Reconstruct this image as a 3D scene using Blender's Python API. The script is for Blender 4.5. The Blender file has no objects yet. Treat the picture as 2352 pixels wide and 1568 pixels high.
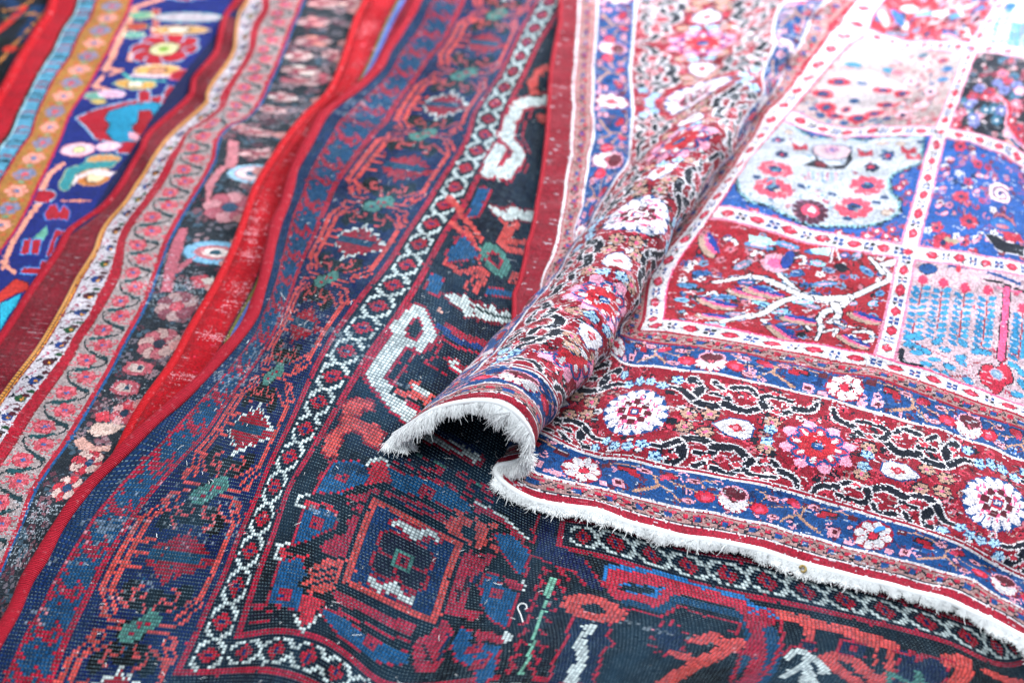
import bpy, math, numpy as np
rng = np.random.default_rng(7)
scn = bpy.context.scene
COL = scn.collection
# ------------------------------------------------------------------ camera
CAM_H = 1.34; PITCH = math.radians(42.0); LENS = 50.0
cam = bpy.data.cameras.new('camera'); cam_ob = bpy.data.objects.new('camera', cam); COL.objects.link(cam_ob)
cam_ob.location = (0, 0, CAM_H); cam_ob.rotation_euler = (math.radians(90) - PITCH, 0, 0)
cam.lens = LENS; cam.sensor_width = 36; cam.clip_start = 0.05; cam.clip_end = 60
cam.dof.use_dof = True; cam.dof.focus_distance = 1.76; cam.dof.aperture_fstop = 2.3
scn.camera = cam_ob
# ------------------------------------------------------------------ light
w = bpy.data.worlds.new('World'); scn.world = w; w.use_nodes = True
w.node_tree.nodes['Background'].inputs[0].default_value = (0.74, 0.85, 1.0, 1)
w.node_tree.nodes['Background'].inputs[1].default_value = 0.42
def area(name, loc, target, sx, sy, power, col):
    l = bpy.data.lights.new(name, 'AREA'); l.shape = 'RECTANGLE'; l.size = sx; l.size_y = sy; l.energy = power; l.color = col
    o = bpy.data.objects.new(name, l); COL.objects.link(o); o.location = loc
    d = np.array(target, float) - np.array(loc, float)
    o.rotation_euler = (math.atan2(math.hypot(d[0], d[1]), -d[2]), 0, math.atan2(d[1], d[0]) - math.pi / 2)
    return o
area('window_light', (1.25, 3.55, 1.2), (0.45, 1.95, 0), 2.4, 0.9, 238, (0.95, 0.97, 1.0))
area('soft_top_light', (-0.1, 0.9, 2.5), (0.1, 1.5, 0), 1.2, 1.0, 66, (0.93, 0.97, 1.0))
scn.view_settings.view_transform = 'Standard'; scn.view_settings.look = 'None'
scn.view_settings.exposure = 0.0; scn.view_settings.gamma = 1.0

# ------------------------------------------------------------------ photo measurements -> ground points
F = LENS / 36.0; SP, CP = math.sin(PITCH), math.cos(PITCH)
def gnd(x, y, z=0.0):
    x = np.asarray(x, float); y = np.asarray(y, float)
    a = (x - 1176) / 2352 / F; b = -(y - 784) / 2352 / F
    dy = CP + b * SP; dz = -SP + b * CP
    t = (z - CAM_H) / dz
    return np.stack([a * t, dy * t, np.zeros_like(t) + z], -1)
def pix(P):
    Z = P[..., 2] - CAM_H
    dep = P[..., 1] * CP - Z * SP; up = P[..., 1] * SP + Z * CP
    return np.stack([1176 + P[..., 0] / dep * F * 2352, 784 - up / dep * F * 2352], -1)
def lift(P, z):
    s = (CAM_H - z) / CAM_H
    return np.stack([P[..., 0] * s, P[..., 1] * s, z], -1)
TILE_O = dict(a=(0, 0), b=(0, 900), c=(0, 1731), d=(900, 0), e=(900, 900), f=(900, 1731), g=(1900, 0), h=(1900, 900), i=(1900, 1731),
           j=(2996, 0), k=(2996, 900), l=(2996, 1731))
def T(c, *p):
    """list of measured points x,y,x,y.. in survey tile c -> photo coordinates (2352 wide)"""
    q = np.array(p, float).reshape(-1, 2)
    return q * (1 / 1.568 / 1.7415) + np.array(TILE_O[c]) / 1.7415
def D(*p): return np.array(p, float).reshape(-1, 2)

class TPS:
    def __init__(s, X, Y, lam=0.0):
        s.c = X.mean(0); s.k = X.std() * 2; X = (X - s.c) / s.k; s.X = X; n = len(X)
        K = s.phi(((X[:, None] - X[None]) ** 2).sum(-1)) + lam * np.eye(n)
        Pm = np.c_[np.ones(n), X]
        A = np.block([[K, Pm], [Pm.T, np.zeros((3, 3))]])
        s.w = np.linalg.solve(A, np.r_[Y, np.zeros((3, Y.shape[1]))])
    @staticmethod
    def phi(r2): return 0.5 * r2 * np.log(r2 + 1e-12)
    def __call__(s, Q):
        Q = (Q - s.c) / s.k; out = np.empty((len(Q), s.w.shape[1])); n = len(s.X)
        for i in range(0, len(Q), 20000):
            q = Q[i:i + 20000]
            r2 = ((q[:, None, 0] - s.X[None, :, 0]) ** 2 + (q[:, None, 1] - s.X[None, :, 1]) ** 2)
            out[i:i + 20000] = s.phi(r2) @ s.w[:n] + s.w[n] + q @ s.w[n + 1:]
        return out

def arclen(P): return np.r_[0, np.cumsum(np.linalg.norm(np.diff(P[:, :2], axis=0), axis=1))]
def project_v(ref, refv, P):
    """v of points P = v of the nearest point on the reference polyline (extended at both ends)"""
    a = ref[:-1, :2]; b = ref[1:, :2]; out = []
    for p in P[:, :2]:
        best = None
        for i in range(len(a)):
            d = b[i] - a[i]; t = np.dot(p - a[i], d) / np.dot(d, d)
            lo = -9 if i == 0 else 0; hi = 9 if i == len(a) - 1 else 1
            t = min(max(t, lo), hi); q = a[i] + t * d; r = np.hypot(*(p - q))
            if best is None or r < best[0]: best = (r, refv[i] + t * (refv[i + 1] - refv[i]))
        out.append(best[1])
    return np.array(out)

def srgb(h):
    c = np.array([int(h[i:i + 2], 16) for i in (1, 3, 5)]) / 255.0
    c = np.where(c <= 0.04045, c / 12.92, ((c + 0.055) / 1.055) ** 2.4)
    return c * max(c.max(), 1e-4) ** 0.25      # dyed wool is deep: dark dyes are darker still

# ------------------------------------------------------------------ a knotted canvas: one cell per knot
class Canvas:
    def __init__(s, u0, u1, v0, v1, k, base):
        s.u0, s.v0, s.k = u0, v0, k
        s.nu = int(round((u1 - u0) / k)); s.nv = int(round((v1 - v0) / k))
        s.a = np.empty((s.nv, s.nu, 3)); s.a[:] = srgb(base)
        s.inv = None
        s.uc = u0 + (np.arange(s.nu) + .5) * k; s.vc = v0 + (np.arange(s.nv) + .5) * k
        s.clip = None
    def box(s, x0, y0, x1, y1):
        i0 = max(0, int((x0 - s.u0) / s.k)); i1 = min(s.nu, int((x1 - s.u0) / s.k) + 2)
        j0 = max(0, int((y0 - s.v0) / s.k)); j1 = min(s.nv, int((y1 - s.v0) / s.k) + 2)
        return (i0, i1, j0, j1) if i1 > i0 and j1 > j0 else None
    def put(s, b, m, col):
        i0, i1, j0, j1 = b
        if s.clip is not None:
            c = s.clip
            m = m & ((s.uc[None, i0:i1] >= c[0]) & (s.uc[None, i0:i1] < c[1]) & (s.vc[j0:j1, None] >= c[2]) & (s.vc[j0:j1, None] < c[3]))
        s.a[j0:j1, i0:i1][m] = srgb(col) if isinstance(col, str) else col
    def rect(s, u0, u1, v0, v1, col):
        b = s.box(u0, v0, u1, v1)
        if b: s.put(b, (s.uc[None, b[0]:b[1]] >= u0) & (s.uc[None, b[0]:b[1]] < u1) & (s.vc[b[2]:b[3], None] >= v0) & (s.vc[b[2]:b[3], None] < v1), col)
    def poly(s, P, col, out=None, ow=1.0):
        P = np.asarray(P, float)
        if len(P) < 3: return
        if out is not None: s.line(np.r_[P, P[:1]], out, ow * 2)
        b = s.box(P[:, 0].min(), P[:, 1].min(), P[:, 0].max(), P[:, 1].max())
        if not b: return
        X = s.uc[None, b[0]:b[1]]; Y = s.vc[b[2]:b[3], None]; m = np.zeros((b[3] - b[2], b[1] - b[0]), bool)
        n = len(P)
        for i in range(n):
            x1, y1 = P[i]; x2, y2 = P[(i + 1) % n]
            if y1 == y2: continue
            m ^= ((y1 > Y) != (y2 > Y)) & (X < (x2 - x1) * (Y - y1) / (y2 - y1) + x1)
        s.put(b, m, col)
    def line(s, P, col, wd=1.0, w2=None):
        P = np.asarray(P, float)
        for i in range(len(P) - 1):
            p, q = P[i], P[i + 1]; r = max(wd, w2 or 0) / 2 + s.k
            b = s.box(min(p[0], q[0]) - r, min(p[1], q[1]) - r, max(p[0], q[0]) + r, max(p[1], q[1]) + r)
            if not b: continue
            X = s.uc[None, b[0]:b[1]] - p[0]; Y = s.vc[b[2]:b[3], None] - p[1]; d = q - p; L = d @ d + 1e-9
            t = np.clip((X * d[0] + Y * d[1]) / L, 0, 1)
            ww = wd if w2 is None else wd + (w2 - wd) * (i + t) / (len(P) - 1)
            s.put(b, (X - t * d[0]) ** 2 + (Y - t * d[1]) ** 2 <= (ww / 2) ** 2, col)
    def curve(s, P, col, wd=1.0, w2=None, out=None, ow=1.0):
        Q = smooth(P)
        if out is not None: s.line(Q, out, wd + 2 * ow, None if w2 is None else w2 + 2 * ow)
        s.line(Q, col, wd, w2)
    def ell(s, c, rx, ry, col, rot=0.0, out=None, ow=1.0):
        if out is not None: s.ell(c, rx + ow, ry + ow, out, rot)
        R = max(rx, ry) + s.k; b = s.box(c[0] - R, c[1] - R, c[0] + R, c[1] + R)
        if not b: return
        X = s.uc[None, b[0]:b[1]] - c[0]; Y = s.vc[b[2]:b[3], None] - c[1]
        ca, sa = math.cos(rot), math.sin(rot)
        s.put(b, ((X * ca + Y * sa) / rx) ** 2 + ((-X * sa + Y * ca) / ry) ** 2 <= 1, col)
    def tile(s, art, pal, u, v, flip=False, tr=False, sc=1.0):
        rows = art[::-1]
        for j, r in enumerate(rows):
            for i, ch in enumerate(r):
                if ch in pal:
                    x, y = (j, i) if tr else (i, j)
                    if flip: x = (len(r) - 1 - x)
                    s.rect(u + x * sc, u + (x + 1) * sc, v + y * sc, v + (y + 1) * sc, pal[ch])
    def setmap(s, G):
        s.G = G; px = pix(G); s.px = px[::2, ::2].reshape(-1, 2)
        jj, ii = np.meshgrid(np.arange(0, s.nv + 1, 2), np.arange(0, s.nu + 1, 2), indexing='ij')
        s.ij = np.stack([s.u0 + ii.ravel() * s.k, s.v0 + jj.ravel() * s.k], -1)
    def at(s, P):
        """photo coordinates -> rug coordinates"""
        P = np.asarray(P, float).reshape(-1, 2); out = []
        for p in P:
            d = ((s.px - p) ** 2).sum(-1); o = np.argsort(d)[:4] if False else np.argpartition(d, 4)[:4]
            wt = 1 / (d[o] + .5); out.append((s.ij[o] * wt[:, None]).sum(0) / wt.sum())
        return np.array(out)
    def m(s, c, *p): return s.at(T(c, *p))

def smooth(P, n=8):
    P = np.asarray(P, float)
    if len(P) < 3: return P
    Q = np.r_[[2 * P[0] - P[1]], P, [2 * P[-1] - P[-2]]]; out = []
    t = np.linspace(0, 1, n, endpoint=False)[:, None]
    for i in range(1, len(Q) - 2):
        a, b, c, d = Q[i - 1], Q[i], Q[i + 1], Q[i + 2]
        out.append(.5 * ((2 * b) + (c - a) * t + (2 * a - 5 * b + 4 * c - d) * t ** 2 + (3 * b - a - 3 * c + d) * t ** 3))
    out.append(P[-1:]); return np.concatenate(out)

# ------------------------------------------------------------------ objects
def link(name, me, mat, parent=None):
    o = bpy.data.objects.new(name, me); COL.objects.link(o)
    if mat: me.materials.append(mat)
    if parent: o.parent = parent
    return o
def thing(name, label, cat, loc=(0, 0, 0), group=None):
    o = bpy.data.objects.new(name, None); COL.objects.link(o); o.empty_display_size = .05; o['label'] = label; o['category'] = cat
    if group: o['group'] = group
    return o
def mesh_np(name, V, Fq, mat, parent=None, shade=True, colf=None, uv=None):
    me = bpy.data.meshes.new(name); n = len(Fq); kk = Fq.shape[1]
    me.vertices.add(len(V)); me.vertices.foreach_set('co', np.ascontiguousarray(V, np.float32).ravel())
    me.loops.add(n * kk); me.loops.foreach_set('vertex_index', np.ascontiguousarray(Fq, np.int32).ravel())
    me.polygons.add(n); me.polygons.foreach_set('loop_start', np.arange(0, n * kk, kk, dtype=np.int32))
    me.polygons.foreach_set('loop_total', np.full(n, kk, np.int32))
    if shade: me.polygons.foreach_set('use_smooth', np.ones(n, bool))
    me.update(calc_edges=True)
    if colf is not None:
        at = me.attributes.new('knot_colour', 'FLOAT_COLOR', 'FACE')
        at.data.foreach_set('color', np.c_[colf, np.ones(len(colf))].astype(np.float32).ravel())
    if uv is not None:
        l = me.uv_layers.new(name='UVMap'); l.data.foreach_set('uv', uv[Fq.ravel()].astype(np.float32).ravel())
    me.validate()
    return link(name, me, mat, parent)
def sheet(name, cv, mat, parent, mask=None):
    rag(cv)
    nv, nu = cv.nv, cv.nu
    idx = np.arange((nv + 1) * (nu + 1)).reshape(nv + 1, nu + 1)
    Fq = np.stack([idx[:-1, :-1], idx[:-1, 1:], idx[1:, 1:], idx[1:, :-1]], -1).reshape(-1, 4)
    C = cv.a.reshape(-1, 3)
    if mask is not None: mm = mask.ravel(); Fq = Fq[mm]; C = C[mm]
    jj, ii = np.meshgrid(np.arange(nv + 1), np.arange(nu + 1), indexing='ij')
    uv = np.stack([ii.ravel(), jj.ravel()], -1).astype(float)
    V = cv.G.reshape(-1, 3)
    if mask is not None:
        used = np.unique(Fq); rm = np.full(len(V), -1); rm[used] = np.arange(len(used)); V = V[used]; uv = uv[used]; Fq = rm[Fq]
    return mesh_np(name, V, Fq, mat, parent, colf=C, uv=uv)
def rag(cv, p=.16):
    """hand knotting is never exact: some knots take the colour of a neighbour"""
    r = np.random.default_rng(cv.nu); j, i = np.meshgrid(np.arange(cv.nv), np.arange(cv.nu), indexing='ij')
    m_ = r.random(j.shape) < p * getattr(cv, 'rag', 1)
    j2 = np.clip(j + m_ * r.integers(-1, 2, j.shape), 0, cv.nv - 1); i2 = np.clip(i + m_ * r.integers(-1, 2, j.shape), 0, cv.nu - 1)
    cv.a = cv.a[j2, i2]
def grid_uv(cv):
    uu = cv.u0 + np.arange(cv.nu + 1) * cv.k; vv = cv.v0 + np.arange(cv.nv + 1) * cv.k
    U, V = np.meshgrid(uu, vv); return U, V
def tube(name, P, R, mat, parent, n=10, sq=1.0, uvs=1.0, cols=None):
    """round cord along P (m x 3), radius R per point, flattened by sq in z"""
    P = np.asarray(P, float); R = np.zeros(len(P)) + R; d = np.gradient(P, axis=0); d /= np.linalg.norm(d, axis=1)[:, None]
    s = np.cross(d, [0, 0, 1.]); s /= np.linalg.norm(s, axis=1)[:, None]; upv = np.cross(s, d)
    th = np.linspace(0, 2 * np.pi, n, endpoint=False)
    V = P[:, None] + R[:, None, None] * (np.cos(th)[None, :, None] * s[:, None] + sq * np.sin(th)[None, :, None] * upv[:, None])
    m = len(P); idx = np.arange(m * n).reshape(m, n); nx = np.roll(idx, -1, 1)
    Fq = np.stack([idx[:-1], nx[:-1], nx[1:], idx[1:]], -1).reshape(-1, 4)
    L = np.r_[0, np.cumsum(np.linalg.norm(np.diff(P, axis=0), axis=1))]
    uv = np.stack([np.tile(th / 6.283, (m, 1)), np.tile(L[:, None] * uvs, (1, n))], -1).reshape(-1, 2)
    return mesh_np(name, V.reshape(-1, 3), Fq, mat, parent, uv=uv)
def resample(P, step):
    P = np.asarray(P, float); L = np.r_[0, np.cumsum(np.linalg.norm(np.diff(P, axis=0), axis=1))]
    s = np.linspace(0, L[-1], max(2, int(L[-1] / step))); return np.stack([np.interp(s, L, P[:, i]) for i in range(P.shape[1])], -1)

# ------------------------------------------------------------------ materials
def nodes(name):
    m = bpy.data.materials.new(name); m.use_nodes = True; nt = m.node_tree; nt.nodes.clear(); return m, nt
class NT:
    def __init__(s, name): s.m, s.t = nodes(name)
    def n(s, ty, **kw):
        x = s.t.nodes.new(ty)
        for k, v in kw.items():
            if k.startswith('i'): x.inputs[int(k[1:])].default_value = v
            else: setattr(x, k, v)
        return x
    def l(s, a, b): s.t.links.new(a, b)
    def math(s, op, a, b=None, c=None, clamp=False):
        x = s.n('ShaderNodeMath', operation=op); x.use_clamp = clamp
        for i, q in enumerate((a, b, c)):
            if q is None: continue
            if hasattr(q, 'links'): s.l(q, x.inputs[i])
            else: x.inputs[i].default_value = q
        return x.outputs[0]
    def mix(s, f, a, b, mode='MIX'):
        x = s.n('ShaderNodeMix', data_type='RGBA', blend_type=mode)
        for sock, q in ((x.inputs[0], f), (x.inputs[6], a), (x.inputs[7], b)):
            if hasattr(q, 'links'): s.l(q, sock)
            elif isinstance(q, tuple): sock.default_value = (*q, 1)
            else: sock.default_value = q
        return x.outputs[2]
    def noise(s, vec, sc, det=3.0, rough=.6):
        x = s.n('ShaderNodeTexNoise'); s.l(vec, x.inputs['Vector']); x.inputs['Scale'].default_value = sc
        x.inputs['Detail'].default_value = det; x.inputs['Roughness'].default_value = rough; return x.outputs[0]
    def scale(s, vec, v):
        x = s.n('ShaderNodeVectorMath', operation='MULTIPLY'); s.l(vec, x.inputs[0]); x.inputs[1].default_value = v; return x.outputs[0]
def rug_material(name, weft=(0.16, 0.25, 0.33), weft_amt=0.35, streak=0.5, worn=0.25, bump=0.6, gap=0.45, sheen=0.25, rough=0.85, streak_th=0.66, var=0.5, worn_haze=0.0):
    N = NT(name)
    out = N.n('ShaderNodeOutputMaterial'); bs = N.n('ShaderNodeBsdfPrincipled')
    N.l(bs.outputs[0], out.inputs[0])
    at = N.n('ShaderNodeAttribute', attribute_name='knot_colour'); uv = N.n('ShaderNodeUVMap', uv_map='UVMap').outputs[0]
    sp = N.n('ShaderNodeSeparateXYZ'); N.l(uv, sp.inputs[0])
    fu = N.math('FRACT', sp.outputs[0]); fv = N.math('FRACT', sp.outputs[1])
    # bead of one knot: round profile across and along
    bu = N.math('SINE', N.math('MULTIPLY', fu, math.pi)); bv = N.math('SINE', N.math('MULTIPLY', fv, math.pi))
    bead = N.math('MULTIPLY', bu, bv)
    bead = N.math('POWER', bead, 0.6)
    c = at.outputs['Color']
    # knot to knot dye variation
    fl = N.n('ShaderNodeVectorMath', operation='FLOOR'); N.l(uv, fl.inputs[0])
    wn = N.n('ShaderNodeTexWhiteNoise', noise_dimensions='2D'); N.l(fl.outputs[0], wn.inputs['Vector'])
    f1 = N.math('MULTIPLY_ADD', wn.outputs[0], var, 1 - var / 2)
    ab = N.noise(N.scale(uv, (0.012, 0.07, 1)), 1.0, 4.0)      # abrash: bands of slightly different dye along the weft
    f2 = N.math('MULTIPLY_ADD', ab, 0.9, 0.55)
    f = N.math('MULTIPLY', f1, f2)
    gapf = N.math('MULTIPLY_ADD', bead, gap, 1.0 - gap)
    f = N.math('MULTIPLY', f, gapf)
    cc = N.n('ShaderNodeVectorMath', operation='SCALE'); N.l(c, cc.inputs[0]); N.l(f, cc.inputs['Scale'])
    c = cc.outputs[0]
    if worn_haze:                                   # large worn patches; the teal tint also carries pale haze from the light
        d1 = N.noise(N.scale(uv, (0.03, 0.012, 1)), 1.0, 5.0, .65)
        c = N.mix(N.math('MULTIPLY', N.math('MULTIPLY_ADD', d1, 4.0, -1.7, clamp=True), worn_haze, clamp=True), c, (0.05, 0.17, 0.30))
    # weft threads that show between the rows of knots
    wl = N.math('LESS_THAN', fv, 0.22)
    wmask = N.noise(N.scale(uv, (0.06, 0.10, 1)), 1.0, 4.0, .7)
    dash = N.math('GREATER_THAN', N.math('SINE', N.math('MULTIPLY_ADD', sp.outputs[0], 6.283, N.math('MULTIPLY', sp.outputs[1], 1.9))), -0.25)
    wdash = N.noise(N.scale(uv, (0.5, 1.0, 1)), 1.0, 1.0)
    wm = N.math('MULTIPLY', N.math('MULTIPLY', wl, dash), N.math('MULTIPLY', N.math('MULTIPLY_ADD', wmask, 3.2, -0.85, clamp=True), N.math('MULTIPLY_ADD', wdash, 3.0, -0.8, clamp=True)))
    c = N.mix(N.math('MULTIPLY', wm, weft_amt, clamp=True), c, weft)
    # long thin pale streaks where the pile is worn down to the cotton
    st = N.noise(N.scale(uv, (0.09, 0.85, 1)), 1.0, 4.0, .7)
    sm = N.noise(N.scale(uv, (0.02, 0.025, 1)), 1.0, 3.0)
    s1 = N.math('MULTIPLY_ADD', N.math('SUBTRACT', st, streak_th), 9.0, 0.0, clamp=True)
    s2 = N.math('MULTIPLY_ADD', sm, 4.0, -1.6, clamp=True)
    c = N.mix(N.math('MULTIPLY', N.math('MULTIPLY', s1, s2), streak, clamp=True), c, (0.72, 0.76, 0.82))
    # fine lint
    ln = N.noise(N.scale(uv, (0.35, 1.1, 1)), 1.7, 2.0)
    c = N.mix(N.math('MULTIPLY', N.math('MULTIPLY_ADD', N.math('SUBTRACT', ln, 0.69), 12.0, 0.0, clamp=True), worn, clamp=True), c, (0.75, 0.78, 0.82))
    N.l(c, bs.inputs['Base Color'])
    bs.inputs['Roughness'].default_value = rough; bs.inputs['Specular IOR Level'].default_value = 0.06
    bs.inputs['Sheen Weight'].default_value = sheen; bs.inputs['Sheen Roughness'].default_value = 0.45
    bp = N.n('ShaderNodeBump'); bp.inputs['Strength'].default_value = bump; bp.inputs['Distance'].default_value = 0.0012
    big = N.noise(N.scale(uv, (0.22, 0.22, 1)), 1.0, 4.0)
    N.l(N.math('MULTIPLY_ADD', big, 1.2, bead), bp.inputs['Height']); N.l(bp.outputs[0], bs.inputs['Normal'])
    return N.m
def cord_material(name, col, col2, turns=420.0, sheen=.3, fleck=.35):
    N = NT(name); out = N.n('ShaderNodeOutputMaterial'); bs = N.n('ShaderNodeBsdfPrincipled'); N.l(bs.outputs[0], out.inputs[0])
    uv = N.n('ShaderNodeUVMap', uv_map='UVMap').outputs[0]; sp = N.n('ShaderNodeSeparateXYZ'); N.l(uv, sp.inputs[0])
    ph = N.math('MULTIPLY_ADD', sp.outputs[1], turns, N.math('MULTIPLY', sp.outputs[0], 1.0))
    nz = N.noise(N.scale(uv, (4, 220, 1)), 1.0, 3.0)
    wv = N.math('SINE', N.math('MULTIPLY', N.math('MULTIPLY_ADD', nz, 0.8, ph), 6.283))
    t = N.math('MULTIPLY_ADD', wv, 0.5, 0.5)
    c = N.mix(N.math('POWER', t, 0.6), tuple(srgb(col2)), tuple(srgb(col)))
    n2 = N.noise(N.scale(uv, (5, 130, 1)), 1.0, 3.0)
    c = N.mix(N.math('MULTIPLY', N.math('MULTIPLY_ADD', N.math('SUBTRACT', n2, .6), 8.0, 0.0, clamp=True), fleck, clamp=True), c, (.75, .45, .5))
    N.l(c, bs.inputs['Base Color']); bs.inputs['Roughness'].default_value = .8; bs.inputs['Sheen Weight'].default_value = sheen
    bs.inputs['Specular IOR Level'].default_value = 0.12
    bp = N.n('ShaderNodeBump'); bp.inputs['Strength'].default_value = .7; bp.inputs['Distance'].default_value = .0012
    N.l(t, bp.inputs['Height']); N.l(bp.outputs[0], bs.inputs['Normal']); return N.m
def plain(name, col, rough=.9, sheen=0., var=.3, sc=60):
    N = NT(name); out = N.n('ShaderNodeOutputMaterial'); bs = N.n('ShaderNodeBsdfPrincipled'); N.l(bs.outputs[0], out.inputs[0])
    tc = N.n('ShaderNodeTexCoord').outputs['Object']; nz = N.noise(tc, sc, 4.0)
    c = N.mix(N.math('MULTIPLY', nz, var * 2, clamp=True), tuple(srgb(col)), tuple(srgb(col) * .45))
    N.l(c, bs.inputs['Base Color']); bs.inputs['Roughness'].default_value = rough; bs.inputs['Sheen Weight'].default_value = sheen
    bs.inputs['Specular IOR Level'].default_value = 0.2
    return N.m
# ================================================================== geometry of the rugs
def dewave(U, V, seed, amp, wl):
    r = np.random.default_rng(seed); z = 0
    for _ in range(7):
        a = r.uniform(0, 6.283); f = 6.283 / (wl * r.uniform(.6, 1.8)); z = z + amp / 3 * np.sin((U * math.cos(a) + V * math.sin(a)) * f + r.uniform(0, 6.283))
    return z
def column_rug(cv, cols, ref, unit, extra=(), lam=1e-4):
    """cols: {u: photo polyline}; v runs along the reference column, measured in the world"""
    R = gnd(cols[ref][:, 0], cols[ref][:, 1]); rv = arclen(R) / unit * ref_dir[id(cv)] + ref_off[id(cv)]
    X, Y = [], []
    for u, P in cols.items():
        Wd = gnd(P[:, 0], P[:, 1]); vv = rv if u == ref else project_v(R, rv, Wd)
        X += [(u, v) for v in vv]; Y += list(Wd[:, :2])
    for (u, v, x, y) in extra:
        X.append((u, v)); Y.append(gnd(x, y)[:2])
    X = np.array(X, float); Y = np.array(Y); t = TPS(X, Y, lam)
    U, V = grid_uv(cv); Q = t(np.stack([U.ravel(), V.ravel()], -1)).reshape(U.shape + (2,))
    return np.concatenate([Q, np.zeros(U.shape + (1,))], -1), U, V, t
ref_dir = {}; ref_off = {}
def S(x, a, b): t = np.clip((x - a) / (b - a), 0, 1); return t * t * (3 - 2 * t)

# ---- dark rug (1 unit = 1 knot, rows 5.2 mm apart)
KN = 0.0052
cvD = Canvas(0, 300, -34, 346, 1.0, '#0a1626'); ref_dir[id(cvD)] = 1; ref_off[id(cvD)] = 0
u4 = D(546,1459, 594,1313, 627,1228, 663,1122, 711,1042, 773,938, 821,857, 883,766, 920,714, 956,656, 1029,524, 1066,472, 1103,396, 1148,322, 1201,176, 1237,99, 1274,40, 1296,0)
u3 = D(448,1459, 476,1397, 517,1313, 542,1247, 586,1148, 627,1049, 693,912, 726,839, 773,759, 835,674, 883,616, 938,531, 1004,428, 1088,264, 1148,172, 1201,62, 1234,0)
u2 = D(110,1568, 157,1455, 205,1360, 242,1287, 293,1203, 330,1151, 403,1067, 472,994, 517,927, 590,828, 634,751, 663,682, 689,608, 722,539, 751,469, 788,396, 839,330, 883,282, 945,190, 1011,103, 1055,22)
u1 = D(7,1568, 62,1452, 106,1375, 165,1269, 201,1214, 256,1140, 330,1060, 385,1005, 605,722, 638,638, 660,553, 678,487, 707,414, 737,355, 780,282, 846,220, 920,125, 986,18)
u0 = D(-40,1568, 0,1485, 44,1404, 73,1335, 103,1287, 135,1228, 172,1170, 220,1111, 267,1064, 326,1005, 366,967, 421,920, 476,868, 517,821, 564,766, 590,722, 608,663, 623,601, 641,517, 660,476, 685,388, 726,311, 770,249, 828,205, 883,146, 956,22)
exD = [(78,0,627,1448), (92,0,736,1466), (104,0,810,1514), (116,0,883,1568), (56,-12,406,1543), (68,-12,517,1540), (84,-12,627,1540),
       (143,62,1274,1258), (143,75,1288,1190), (93,51,857,1140), (118,51,1066,1247), (118,21,1000,1433), (93,21,784,1338), (105.5,36,925,1287)]
g0 = gnd(1274, 1258)
for (x, y) in D(1457,1305, 1723,1375, 1805,1390, 1940,1419, 2087,1454, 2196,1487, 2270,1523):
    exD.append((143 + np.linalg.norm(gnd(x, y) - g0) / .0046, 62, x, y))
g1 = gnd(1290, 1172)
for (x, y) in D(1399,1210, 1552,1261, 1720,1292, 1867,1331, 2050,1378, 2233,1437):
    exD.append((147 + np.linalg.norm(gnd(x, y) - g1) / .0046, 74, x, y))
for k_, (x, y) in enumerate(D(1176,1500, 1215,1400, 1250,1310)): exD.append((143, [9, 31, 50][k_], x, y))
exD += [(143,110,1375,1040), (143,180,1440,850), (200,180,1750,900), (200,110,1640,1090), (275,180,2150,1000), (275,110,2080,1180), (143,330,1800,60), (200,250,1900,420), (270,330,2300,200), (212,9,1700,1600), (272,15,2200,1660)]
GD, UD, VD, tD = column_rug(cvD, {0: u0, 5.5: u1, 16: u2, 56: u3, 68: u4}, 68, KN, exD, 3e-5)
zD = 0.040 - 0.010 * (1 - S(UD, 0, 16)) + 0.012 * np.exp(-((UD - 36 - 7 * np.sin(VD / 45)) / 16) ** 2) * S(VD, -20, 30) \
   + dewave(UD, VD, 3, .005, 70) * (1 - S(UD, 125, 150)) + dewave(UD, VD, 4, .0022, 22) * (1 - S(UD, 125, 150)) \
   + 0.010 * np.exp(-((UD - 82) / 14) ** 2 - ((VD - 14) / 24) ** 2)
zD = np.where(UD > 60, np.minimum(zD, .0455), zD)
cvD.setmap(lift(GD, zD))

# ---- compartment rug (mm) with its rolled fold
cvE = Canvas(0, 1340, -10, 1560, 2.3, '#a8122e')
ctl = []
def c3(u, v, x, y, z): ctl.append((u, v, *gnd(x, y, z)))
SH = np.array([(0, 0), (.16, .25), (.36, .52), (.60, .78), (.85, .95), (1.08, .98), (1.27, .82), (1.36, .55), (1.31, .28), (1.15, .09), (1.0, 0.0)])
SHL = arclen(SH); SHL = SHL / SHL[-1]
ZB = 0.050
def arch(v, L, R, uL, uR, h, lean=1.0, step=1):
    Lw = gnd(*L, ZB); Rw = gnd(*R, ZB); n = Rw - Lw
    for (q, zz), s in list(zip(SH, SHL))[::step]:
        qq = q if q <= .85 else .85 + (q - .85) * 1.0
        nn = (1 - lean) * (s) + lean * qq
        P = Lw + n * nn; P[2] = ZB + h * zz; ctl.append((uL + (uR - uL) * s, v, *P))
A_ = [(0, (903, 1000), (1140, 1062), 60, 325, .112, 1.0), (60, (945, 965), (1168, 1015), 64, 326, .112, 1.0), (114, (985, 925), (1200, 985), 68, 327, .110, 1.0),
      (220, (1060, 855), (1272, 905), 78, 332, .100, 1.0), (320, (1130, 775), (1335, 830), 92, 338, .092, .95), (440, (1215, 690), (1405, 735), 108, 362, .088, .9),
      (570, (1292, 588), (1475, 622), 122, 372, .085, .85), (697, (1362, 490), (1548, 508), 134, 384, .08, .8), (850, (1448, 380), (1640, 385), 152, 394, .075, .75),
      (1012, (1548, 265), (1728, 262), 212, 404, .06, .65), (1170, (1640, 160), (1800, 150), 262, 410, .045, .5), (1330, (1725, 60), (1862, 45), 310, 418, .032, .4), (1560, (1850, -85), (1960, -100), 340, 425, .025, .3)]
for a in A_: arch(*a)
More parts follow.
